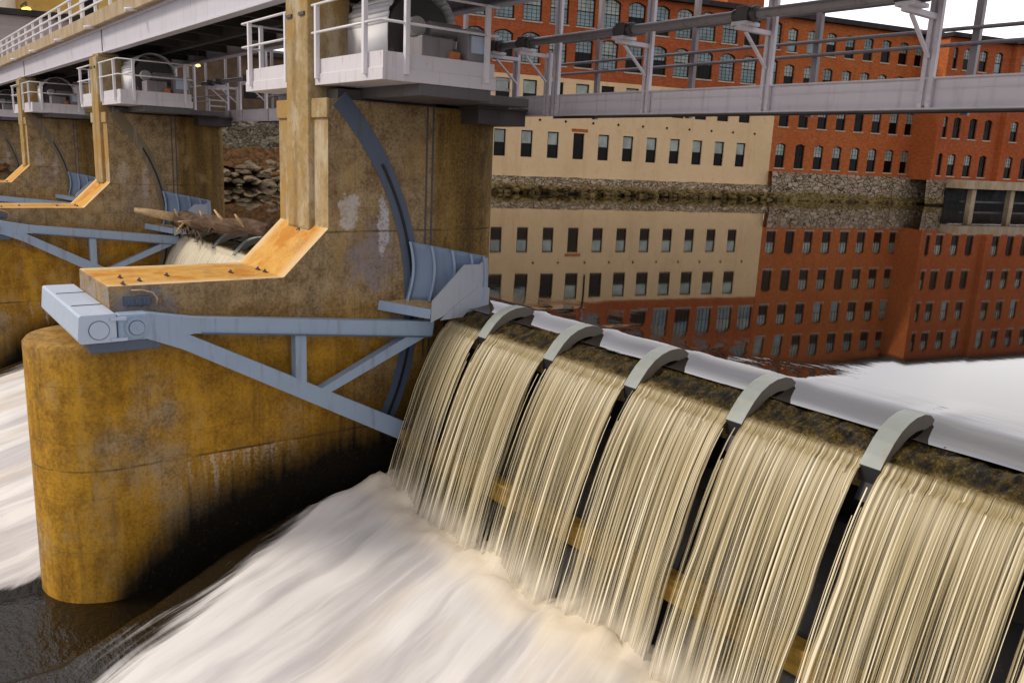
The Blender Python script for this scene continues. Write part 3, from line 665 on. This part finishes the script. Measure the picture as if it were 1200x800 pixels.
for k in range(7):
    sheet('waterfall', xs0, (xr[k]+.02) if k < 6 else GX1, LB[k], GW, seed=k); xs0 = xr[k]+.33
# second and third bays: piers, gates, platforms and their water
PL = ['', 'stained concrete pier second from the viewer, left of the nearest one', 'concrete pier third from the viewer at the left edge', 'far concrete pier by the left bank, mostly hidden']
for k in (1, 2, 3):
    far = ('second', 'third', 'fourth')[k-1]
    for src, lab in ((pier, PL[k]), (trun, 'blue grey trunnion box on the nose of the %s pier from the viewer' % far), (plat, 'pale grey railed hoist platform on the %s pier from the viewer' % far),
                     (hst, 'gate hoist under white drum hoods on the %s platform from the viewer' % far), (cab, 'grey control cabinet on the %s platform from the viewer' % far)):
        c = copy_tree(src); c.location.x -= BAY*k; c['label'] = lab
        if src is pier:
            for ch in c.children:
                if ch.name.startswith('seal_plate'): ch.material_slots[0].link = 'OBJECT'; ch.material_slots[0].material = M['worn']
    if k < 3:
        c = copy_tree(gt); c.location.x -= BAY*k
        c['label'] = ('blue grey radial gate in the bay behind the nearest pier, log on its crest', 'blue grey radial gate in the third bay, at the left edge')[k-1]
        sheet('waterfall', -17.6-BAY*k, GX1-BAY*k, ('broad pale waterfall below the log in the second bay', 'broad waterfall over the gate in the third bay')[k-1], None, 16, 11+k)

# ------------------------------------------------------------------ road bridge
br = empty('road_bridge', (-40, 10.6, 7.16), 'long grey steel girder road bridge with concrete curb above the piers', 'bridge')
BX0, BX1 = -96, 24
mb = MB()
for yf in (8.72, 12.62):
    mb.box(BX0, BX1, yf, yf+.05, 7.22, 8.14).box(BX0, BX1, yf-.14, yf+.19, 7.17, 7.22).box(BX0, BX1, yf-.14, yf+.19, 8.14, 8.19)
mb.build('girder', M['girder'], br)
k = 0
for p in range(-3, 3):
    x = XC+BAY*p
    MB().box(x-.05, x+.05, 8.70, 8.725, 7.225, 8.135).build('girder_joint', M['dksteel'], br)
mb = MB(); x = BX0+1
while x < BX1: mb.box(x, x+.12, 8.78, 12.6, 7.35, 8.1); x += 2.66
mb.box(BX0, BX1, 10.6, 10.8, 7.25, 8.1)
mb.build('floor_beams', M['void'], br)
mb = MB().box(BX0, BX1, 8.50, 12.95, 8.192, 8.40); mb.build('deck_slab', M['curb'], br)
MB().box(BX0, BX1, 8.32, 8.495, 8.20, 8.74).box(BX0, BX1, 12.955, 13.1, 8.2, 8.74).build('curb', M['curb'], br, .02)
for x in (-33.7, -40.6, -47.4, -54.9, -62, -69.2): MB().tube([(x, 8.45, 8.24), (x, 8.05, 8.16)], .07, 10).build('drain_pipe', M['white'], br)
rl = empty('bridge_railing', (-40, 8.42, 8.74), 'white three bar steel railing along the road bridge curb', 'railing')
x = -47.74-2.6*18; i = 0
while x < BX1:
    if i % 4 == 0: MB().box(x-.20, x-.06, 8.36, 8.46, 8.74, 9.74).box(x+.06, x+.20, 8.36, 8.46, 8.74, 9.74).build('double_post', M['white'], rl)
    else: MB().box(x-.08, x+.08, 8.36, 8.46, 8.74, 9.74).build('rail_post', M['white'], rl)
    x += 2.6; i += 1
for z in (9.05, 9.40, 9.76): MB().box(BX0, BX1, 8.33, 8.41, z-.035, z+.035).build('rail_bar', M['white'], rl)

# ------------------------------------------------------------------ upstream service walkway
def walkway():
    t = empty('service_walkway', (-8.6, 14.2, 4.64), 'pale grey steel service walkway carrying a drive shaft across the nearest bay', 'walkway', 'service walkways upstream of the gates')
    X0, X1 = -17.75, .8
    mb = MB()
    mb.box(X0, X1, 13.5, 13.53, 4.66, 5.10).box(X0, X1, 13.42, 13.62, 4.64, 4.66).box(X0, X1, 13.42, 13.62, 5.10, 5.125).box(X0, X1, 13.485, 13.5, 4.93, 4.945)
    mb.build('front_beam', M['lilac'], t)
    MB().box(X0, X1, 14.9, 14.95, 4.68, 5.05).box(X0+1.9, X1, 13.63, 14.88, 4.70, 4.76).box(X0, X0+1.9, 13.63, 14.88, 4.80, 4.84).build('walk_deck', M['dksteel'], t)
    for x, top in ((-17.55, 6.35), (-16.28, 6.1), (-15.96, 8.0), (-12.98, 8.0), (-9.95, 8.0), (-6.93, 8.0), (-3.9, 8.0), (-.9, 8.0)):
        mb = MB().box(x-.10, x-.03, 13.40, 13.48, 4.66, top).box(x+.03, x+.10, 13.40, 13.48, 4.66, top).box(x-.03, x+.03, 13.455, 13.475, 4.70, top)
        for z in (4.74, 4.86, 5.6, 5.7): mb.box(x-.08, x-.05, 13.385, 13.40, z, z+.03).box(x+.05, x+.08, 13.385, 13.40, z, z+.03)
        mb.build('front_post', M['lilac'], t)
    for k, x in enumerate((-17.45, -16.28, -13.0, -9.97, -6.95, -3.92)):
        mb = MB().box(x-.05, x+.05, 12.5, 13.40, 5.98, 6.06).box(x-.16, x+.16, 12.5, 12.9, 6.06, 6.12)
        mb.bar((x, 12.72, 5.97), (x, 13.40, 5.42), .055, .04); mb.build('shaft_bracket', M['lilac'], t)
        MB().box(x-.13, x+.13, 12.54, 12.86, 6.10, 6.38).tube([(x+.13, 12.7, 6.25), (x+.26, 12.7, 6.25)], .14, 18).tube([(x-.26, 12.7, 6.25), (x-.13, 12.7, 6.25)], .12, 18).build('shaft_bearing', M['dksteel'], t, .02)
    MB().tube([(X0-.9, 12.7, 6.25), (X1, 12.7, 6.25)], .09, 18).build('drive_shaft', M['pipe'], t)
    for x in (-16.2, -13.1, -10.0, -7.0, -3.95, -.9): MB().box(x-.06, x+.06, 14.94, 15.04, 4.65, 8.0).build('rear_post', M['pipe'], t)
    for z in (5.80, 6.05): MB().tube([(X0, 14.9, z), (X1, 14.9, z)], .035, 8).build('rail_bar', M['pipe'], t)
    MB().tube([(X0, 14.98, 6.62), (X1, 14.98, 6.62)], .05, 8).build('cable_conduit', M['pipe'], t)
    mb = MB()
    for z in (5.0, 5.25, 5.5): mb.box(XF+.1, XF+.14, 12.7, 13.4, z, z+.06)
    mb.box(XF+.08, XF+.15, 12.65, 12.71, 4.8, 5.6); mb.build('step_rails', M['white'], t)
    return t
wk = walkway()
for k, lab in ((1, 'pale grey service walkway seen through the second bay beneath the bridge'), (2, 'service walkway in the third bay, far left beneath the bridge')):
    c = copy_tree(wk); c.location.x -= BAY*k; c['label'] = lab

# ------------------------------------------------------------------ mills
WM = {}
def win_mesh(w, h, arch, style):
    key = (round(w, 2), round(h, 2), arch, style)
    if key in WM: return WM[key]
    fr = MB(); d0, d1 = .16, .24
    def outline(ins):
        a = [(-w/2+ins, ins), (w/2-ins, ins)]; r_ = arch
        n = 8; hs = h-r_
        return a+[(w/2-ins-(w-2*ins)*i/n, hs-ins*(1 if r_ == 0 else .6)+r_*(1-(2*i/n-1)**2)) for i in range(n+1)]
    o, q = outline(0), outline(.12 if style != 'small' else .11); n = len(o)
    v = [(x, d0, z) for x, z in o]+[(x, d0, z) for x, z in q]+[(x, d1, z) for x, z in q]
    fr.add(v, [(i, (i+1) % n, n+(i+1) % n, n+i) for i in range(n)]+[(n+i, n+(i+1) % n, 2*n+(i+1) % n, 2*n+i) for i in range(n)])
    zm = h*.50
    fr.box(-w/2+.08, w/2-.08, d0+.02, d0+.09, zm-.045, zm+.045)
    if style == 'multi':
        for k in (1, 2, 3): x = -w/2+w*k/4; fr.box(x-.016, x+.016, d0+.04, d0+.075, .08, h-.12)
        for k in (1, 2, 3, 5, 6, 7): z = h*k/8; fr.box(-w/2+.08, w/2-.08, d0+.045, d0+.07, z-.016, z+.016)
    if style == 'brickwin':
        for z in (h*.66, h*.82): fr.box(-w/2+.08, w/2-.08, d0+.045, d0+.07, z-.014, z+.014)
        for x in (-w/6, w/6): fr.box(x-.014, x+.014, d0+.04, d0+.075, zm, h-.12)
    return WM.setdefault(key, (fr, q, zm))
MESH = {}
def put_window(par, uc, off, zb, w, h, arch, style, mats, sillw=True):
    fr, q, zm = win_mesh(w, h, arch, style)
    key = ('f', round(w, 2), round(h, 2), arch, style)
    if key not in MESH: MESH[key] = fr.build('window', M['trim'], None).data; bpy.data.objects.remove(bpy.data.objects[-1] if False else [o for o in COL.objects if o.data is MESH[key]][0])
    o = bpy.data.objects.new('window', MESH[key]); COL.objects.link(o); o.parent = par; o.location = (uc, -off, zb)
    pk = ('p', key, mats)
    if pk not in MESH:
        mb = MB(); d = .235
        mb.add([(-w/2+.06, d, .05), (w/2-.06, d, .05), (w/2-.06, d, zm), (-w/2+.06, d, zm)], [(0,1,2,3)], 0)
        up = [(x, d, z) for x, z in q if z > zm]; mb.add([(-w/2+.06, d, zm), (w/2-.06, d, zm)]+up, [tuple(range(2+len(up)))], 1)
        t_ = mb.build('pane', [M[mats[0]], M[mats[1]]], None); MESH[pk] = t_.data; bpy.data.objects.remove(t_)
    p = bpy.data.objects.new('pane', MESH[pk]); COL.objects.link(p); p.parent = o
    if sillw:
        sk = ('s', round(w, 2))
        if sk not in MESH:
            t_ = MB().box(-w/2-.10, w/2+.10, -.07, .15, -.16, -.003).build('sill', M['sill'], None); MESH[sk] = t_.data; bpy.data.objects.remove(t_)
        s_ = bpy.data.objects.new('sill', MESH[sk]); COL.objects.link(s_); s_.parent = o
def facade(mb, u0, u1, z0, z1, wins, off=0, mi=0):
    """one storey band with real openings; wins = (uc, w, zb, h, arch)"""
    wins = sorted(wins)
    ed = [u0]+[(a[0]+b[0])/2 for a, b in zip(wins, wins[1:])]+[u1]
    y = -off; D = .25
    if not wins: mb.add([(u0,y,z0),(u1,y,z0),(u1,y,z1),(u0,y,z1)], [(0,1,2,3)], mi); return
    for (uc, w, zb, h, ar), a, b in zip(wins, ed, ed[1:]):
        l, r_ = uc-w/2, uc+w/2; n = 8; hs = zb+h-ar
        Qd = lambda x0, x1, a0, a1: mb.add([(x0,y,a0),(x1,y,a0),(x1,y,a1),(x0,y,a1)], [(0,1,2,3)], mi)
        Qd(a, l, z0, z1); Qd(r_, b, z0, z1); Qd(l, r_, z0, zb)
        top = [(l+w*i/n, hs+ar*(1-(2*i/n-1)**2)) for i in range(n+1)]
        for (x0, e0), (x1, e1) in zip(top, top[1:]):
            mb.add([(x0,y,e0),(x1,y,e1),(x1,y,z1),(x0,y,z1)], [(0,1,2,3)], mi); mb.add([(x0,y,e0),(x1,y,e1),(x1,y+D,e1),(x0,y+D,e0)], [(3,2,1,0)], mi)
        mb.add([(l,y,zb),(l,y,hs),(l,y+D,hs),(l,y+D,zb)], [(0,1,2,3)], mi); mb.add([(r_,y,zb),(r_,y,hs),(r_,y+D,hs),(r_,y+D,zb)], [(3,2,1,0)], mi)
        mb.add([(l,y,zb),(r_,y,zb),(r_,y+D,zb),(l,y+D,zb)], [(0,1,2,3)], mi)
rng = random.Random(3)
RZ = math.pi/2-TH
def pick(kind):
    if kind == 'low': return rng.choice([('gdark','gblind'),('gdark','gblind'),('gdark','gdark'),('gdark','gblind')])
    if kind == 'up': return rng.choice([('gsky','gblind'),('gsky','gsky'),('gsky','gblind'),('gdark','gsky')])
    return rng.choice([('gdark','gblind'),('gdark','gblind'),('gsky','gblind'),('gdark','gsky')])
def mill(name, label, origin, bands, u0, u1, depth, ztop, brickm, extra=None):
    b = empty(name, origin, label, 'mill building', None, RZ); OFF[b.name] = Vector((0,0,0))
    for (nm, mat, z0, z1, rows, off, ua, ub) in bands:
        mb = MB()
        zs = [z0]+[(r1['zb']+r1['h']+r2['zb'])/2 for r1, r2 in zip(rows, rows[1:])]+[z1]
        for r_, a, c in zip(rows, zs, zs[1:]):
            facade(mb, ua, ub, a, c, [(u, w_, r_['zb'], r_['h'], r_['arch']) for u, w_ in r_['wins']], off)
            for u, w_ in r_['wins']: put_window(b, u, off, r_['zb'], w_, r_['h'], r_['arch'], r_['style'], pick(r_['pick']), r_.get('sill', True))
        if not rows: facade(mb, ua, ub, z0, z1, [], off)
        mb.build(nm, mat, b, fix=False)
    return b
def row(zb, h, arch, us, w, style, pk, sill=True): return dict(zb=zb, h=h, arch=arch, wins=[(u, w*1.24) if not isinstance(u, tuple) else (u[0], u[1]*1.22) for u in us], style=style, pick=pk, sill=sill)
uA = [-12.7+3.135*i for i in range(15)]                     # -12.7 ... 31.2
uAu = [-12.75+3.14*i for i in range(16)]
A = mill('brick_mill', 'long brick mill with cream painted lower storeys behind the walkway', Q,
    [('cream_wall', M['cream'], 1.0, 12.25, [row(3.78, 2.8, 0, uA, 1.08, 'small', 'low', False), row(8.95, 2.85, 0, [u+.1 for u in uA], 1.3, 'small', 'low', False)], 0, -14.5, 35.7),
     ('brick_wall', M['brick'], 12.25, 21.4, [row(13.5, 3.1, .35, uAu, 1.72, 'multi', 'up'), row(17.7, 3.15, .35, uAu, 1.75, 'multi', 'up')], 0, -14.5, 35.7)], -14.5, 35.7, 18, 21.4, 'brick')
MB().box(-15.2, 35.75, -.75, 18, 21.402, 21.95).build('roof', M['roof'], A)
MB().box(-14.5, -14.2, .02, 18, 1, 21.4).box(-14.2, 35.6, 17.7, 18, 1, 21.4).build('rear_wall', M['brick'], A)
MB().box(-14.1, 35.6, .6, .7, 1.0, 21.3).build('interior', M['trim'], A)
MB().box(29.5, 34.8, 3, 9, 21.96, 25.2).box(29.2, 35.1, 2.7, 9.3, 25.21, 25.5).build('stair_tower', M['brick'], A)
MB().tube([(10.95, -.09, 13.0), (10.95, -.09, 21.35)], .11, 10).build('downspout', M['white'], A)
MB().tube([(10.95, -.09, 9.2), (10.95, -.09, 12.98)], .09, 10).build('lower_downspout', M['trim'], A)
for u in (4.4, 7.5, 10.9, 14.1, 17.3, 20.5, 23.6, 26.7, 29.8, 33.0):
    o = MB().prism_x([(0,-.16),(.16,0),(0,.16),(-.16,0)], 0, .05).build('wall_anchor', M['trim'], A)
    o.rotation_euler.z = -math.pi/2; o.location = (u, -.0, 7.75)
MB().box(8.3, 10.3, -.02, .1, 6.72, 7.05).build('brick_patch', M['bricky'], A)
uB = [37.2,40.2,43.2,46.2,49.2,52.15,55.1,57.9]
B = mill('amber_mill', 'orange brick mill wing right of the cream painted wall', Q,
    [('brick_wall', M['bricky'], .5, 21.35, [row(3.9, 2.95, .22, uB, 1.17, 'brickwin', 'low'), row(8.85, 2.8, .2, uB, 1.2, 'brickwin', 'low'), row(13.35, 2.75, .2, uB, 1.2, 'brickwin', 'mid'), row(17.55, 2.7, .2, uB, 1.2, 'brickwin', 'mid')], 0, 35.72, 62)], 35.7, 62, 18, 21.3, 'bricky')
MB().box(35.76, 62, -.75, 18, 21.352, 21.92).build('roof', M['roof'], B)
MB().box(35.75, 61.9, .6, .7, 2.6, 21.3).build('interior', M['trim'], B)
MB().box(45.0, 46.0, 6, 7, 21.93, 24.6).build('chimney', M['brick'], B)
uC1 = [(59.75,.62),(61.85,1.1),(64.75,1.12),(67.55,1.12)]; uC2 = [(71.65+2.93*i, 1.12) for i in range(20)]
def crow(us): return [row(3.85, 2.82, .22, us, 1.1, 'brickwin', 'low'), row(8.65, 2.6, .22, us, 1.1, 'brickwin', 'low'), row(13.0, 2.6, .22, us, 1.1, 'brickwin', 'mid'), row(17.1, 2.6, .22, us, 1.1, 'brickwin', 'mid')]
Cc = mill('red_mill', 'red brick mill wing stepping forward over a loading dock at right', Q,
    [('brick_wall', M['brick'], 2.4, 20.85, crow(uC1), 4.0, 58.45, 69.75), ('forward_wall', M['brick'], 2.4, 20.85, crow(uC2), 4.7, 69.75, 131)], 58.4, 131, 18, 20.8, 'brick')
MB().box(58.15, 69.3, -4.7, 16, 20.852, 21.35).box(69.3, 131.3, -5.4, 16, 20.852, 21.36).build('roof', M['roof'], Cc)
mb = MB(); mb.add([(58.45,-4.0,3.2),(58.45,0.3,3.2),(58.45,.3,20.85),(58.45,-4.0,20.85)], [(0,1,2,3)])
mb.build('side_wall', M['bricky'], Cc, fix=False)
MB().add([(69.75,-4.7,3.2),(69.75,-4.0,3.2),(69.75,-4.0,20.85),(69.75,-4.7,20.85)], [(0,1,2,3)]).build('side_wall', M['bricky'], Cc, fix=False)
MB().box(58.6, 131, -3.2, -3.1, 3.2, 20.8).build('interior', M['trim'], Cc)
# quay walls and loading dock
def uvbox(mb, u0, u1, o0, o1, z0, z1, mi=0):
    ps = [U(u0, o0), U(u1, o0), U(u1, o1), U(u0, o1)]
    v = [(p.x, p.y, z0) for p in ps]+[(p.x, p.y, z1) for p in ps]
    return mb.add(v, [(3,2,1,0),(4,5,6,7),(0,1,5,4),(1,2,6,5),(2,3,7,6),(3,0,4,7)], mi)
def rubwall(name, u0, u1, off, z1, batter, mat, label, dz=.12, topn=.1):
    mb = MB(); rows = []; nu = int((u1-u0)/.35); nz = 14
    for i in range(nu+1):
        u = u0+(u1-u0)*i/nu; r_ = []
        for j in range(nz+3):
            if j <= nz: z = -.6+(z1+.6)*j/nz; o_ = off+batter*(1-(z+.6)/(z1+.6))**1.3
            else: z = z1; o_ = off-(j-nz)*.6
            q = Vector((u*.7, z*1.5, off)); d_ = (MN.noise(q)+.6*MN.noise(q*2.7))*dz
            p = U(u, o_+d_, z+(MN.noise(Vector((u*.5, 3, 0)))*topn if j >= nz else 0)); r_.append(p)
        rows.append(r_)
    return tag(mb.grid(rows, smooth=False).build(name, mat), label, 'stone wall')
rubwall('stone_wall', -14.5, 36.4, .35, 1.75, 1.5, M['rubtan'], 'low mossy rubble bank wall under the cream mill wall', .22, .12)
rubwall('stone_wall', 35.6, 61.8, .78, 3.40, .5, M['rubble'], 'taller pale masonry quay wall under the orange brick wing', .10, .02)
rubwall('stone_wall', -80, -14.5, -.3, 5.9, 3.2, M['rubdk'], 'rough stone bank wall seen between the piers under the walkway', .35, .25)
rubwall('stone_wall', 57.6, 62.4, 4.25, 3.20, .25, M['rubble'], 'short masonry wall stepping forward beside the loading dock', .10, .02)
dk = empty('loading_dock', U(72, 6, 0), 'concrete loading dock slab on posts over the water at right', 'dock')
mb = MB(); uvbox(mb, 60.6, 131, 4.75, 7.4, 2.35, 3.42); mb.build('dock_slab', M['curb'], dk)
for i, u in enumerate([61.9+0.9, 70.0, 77.0, 84, 91, 98]): uvbox(MB(), u, u+.75, 6.3, 7.0, -1, 2.34).build('dock_post', M['curb'], dk)
uvbox(MB(), 62, 131, 5.9, 6.2, .55, .8).build('dock_brace', M['dksteel'], dk)
uvbox(MB(), 61, 131, 4.2, 4.6, -1, 2.34).build('back_wall', M['black'], dk)  # black to carry the shade under the dock slab
# loose rocks, one mass along the waterline and individually visible boulders under the bridge
def rock(c, r, seed, sq=(1,1,.6)):
    bm = bmesh.new(); bmesh.ops.create_icosphere(bm, subdivisions=2, radius=1)
    for v_ in bm.verts:
        k = 1+.45*MN.noise(v_.co*1.3+Vector((seed*3.1, 0, 0)))+.15*MN.noise(v_.co*3+Vector((0, seed, 0)))
        v_.co = Vector((v_.co.x*sq[0], v_.co.y*sq[1], v_.co.z*sq[2]))*k*r+Vector(c)
    bm.verts.ensure_lookup_table(); v = [tuple(a.co) for a in bm.verts]; f = [tuple(q.index for q in a.verts) for a in bm.faces]; bm.free()
    return v, f
mb = MB()
for i in range(420):
    u = rng.uniform(-14, 60); lo = u < 36
    c = U(u, rng.uniform(1.2, 2.1) if lo else rng.uniform(.9, 1.3), rng.uniform(-.1, .75 if lo else .25)); v, f = rock(c, rng.uniform(.18, .5), i, (1, 1, .65)); mb.add(v, f)
tag(mb.build('bank_rocks', M['mossrock'], fix=False), kind='stuff')
mb = MB()
for i in range(300):
    u = rng.uniform(-50, -14); t_ = rng.random(); c = U(u, 4.6-3.4*t_, -.1+2.4*t_+rng.uniform(-.2, .2)); v, f = rock(c, rng.uniform(.25, .8), i+600, (1.5, 1, .5)); mb.add(v, f, 0 if rng.random() < .85 else 1)
tag(mb.build('bank_boulders', [M['rock'], M['leaf']], fix=False), kind='stuff')
mb = MB(); rows = []
for i in range(60):
    u = -52+38*i/59; rows.append([U(u, .9+1.9*(1-j/6)+.3*MN.noise(Vector((u, j, 0))), 1.6+1.9*j/6+.3*MN.noise(Vector((u*.8, j*.7, 4)))) for j in range(7)])
tag(mb.grid(rows, smooth=False).build('fallen_leaves', M['leaf']), kind='stuff')
# buildings on the left bank
def house(name, label, u0, u1, o0, o1, z0, z1, mat, roofm, wins):
    t = empty(name, U((u0+u1)/2, (o0+o1)/2, z0), label, 'building')
    uvbox(MB(), u0, u1, o0, o1, z0, z1).build('wall', mat, t)
    uvbox(MB(), u0-.4, u1+.4, o0-.4, o1+.5, z1+.003, z1+.5).build('roof', roofm, t)
    for (u, z, w, h) in wins:
        f = uvbox(MB(), u-w/2, u+w/2, o1+.01, o1+.07, z, z+h).build('window', M['trim'], t)
        uvbox(MB(), u-w/2+.1, u+w/2-.1, o1+.07, o1+.09, z+.1, z+h-.1).build('pane', M['gdark'], f)
    return t
house('yellow_building', 'yellow rendered building with a lit amber lamp behind the bridge railing', -56, -37, -30, -16, 5.6, 24, M['ybuild'], M['roof'], [(-39.5,15.5,1.2,2.0)])
house('pale_building', 'pale rendered building at the far left beyond the yellow one', -75, -46.2, -15.5, -9, 5.6, 30, M['pbuild'], M['roof'], [(-55,19,1.6,2.2)])
house('grey_building', 'low mauve grey boarded building below the pale and yellow ones', -70, -40, -8.5, -4, 5.6, 13.9, M['gwall'], M['roof'], [(-42.5,9.5,1.4,1.6)])
house('brown_shed', 'low dark brown shed on the bank seen under the bridge', -36, -15, -12, -4, 5.6, 12.2, M['shed'], M['roof'], [(-33,8.2,1.6,2.2),(-25,8.2,1.6,2.2),(-19,8.2,1.6,2.2)])
def wray(px, py): return cx*((px-600)/FPX)+cy*((py-400)/FPX)+fw
def at_x(px, py, X): r_ = wray(px, py); return Vector((0,0,H))+r_*(X/r_.x)
def lamp(name, label, p, mat, r=.25, arm=1.0, d=Vector((-1,0,0))):
    t = empty(name, p, label, 'lamp')
    bm = MB(); v, f = rock(p, r, 1, (1.3,1,.6)); bm.add(v, f, 0, True); bm.build('bulb', mat, t)
    MB().tube([p+Vector((0,0,r*.6)), p+Vector((0,0,r*1.6)), p+Vector((0,0,r*1.6))+d*arm], r*.25, 8).build('bracket', M['dksteel'], t)
lamp('wall_lamp', 'glowing amber lamp on the yellow building', at_x(31, 12, -92), M['lampo'], .42, 3)
lamp('flood_lamp', 'small lit lamp under the bridge in the second bay', at_x(232, 77, -36.5), M['lampy'], .10, 1.2, Vector((0,0,1)))

# ------------------------------------------------------------------ driftwood on the second gate
lg = empty('driftwood_log', (-33, 10.9, .3), 'dark stripped tree trunk lodged across the second gate crest', 'log')
pth = [(-38.3+i*1.0, 10.85+.10*math.sin(i*.9), .28+.055*i+.05*math.sin(i*1.7)) for i in range(12)]
MB().tube(pth, [.30,.40,.35,.37,.32,.35,.30,.31,.28,.26,.24,.22], 12).build('trunk', M['wood'], lg)
MB().tube([(-37.9,10.75,.42),(-38.1,10.2,.52),(-38.35,9.7,.62),(-38.6,9.2,.70)], [.22,.19,.16,.11], 10).build('root_stub', M['palewood'], lg)
for i, (x, dx, dy, dz) in enumerate(((-37.2,.1,-.2,.5),(-33.9,-.05,-.15,.5),(-31.5,-.5,-.2,.55),(-29.6,-.2,-.2,.45),(-35.2,.1,-.5,.05),(-32.8,.7,-.35,-.3),(-36.5,.6,-.4,-.4))):
    z = .28+.055*(x+38.3); MB().tube([(x,10.75,z), (x+dx*.6,10.75+dy,z+dz*.6), (x+dx,10.75+dy*1.5,z+dz)], [.07,.055,.03], 7).build('branch_stub', M['palewood'] if i != 5 else M['wood'], lg)
for i in range(9):
    x = -37.8+.33*i+rng.uniform(-.2, .2); a = Vector((x, 10.7, .15)); b = a+Vector((rng.uniform(.5,1.3), rng.uniform(-.5,.2), rng.uniform(-.45,.0)))
    o = MB().tube([a, (a+b)/2+Vector((0,0,.08)), b], [.06,.05,.025], 6).build('driftwood_branch', M['wood']); tag(o, 'broken brown branch tangled beneath the log on the second gate', 'branch', 'branches caught under the log')
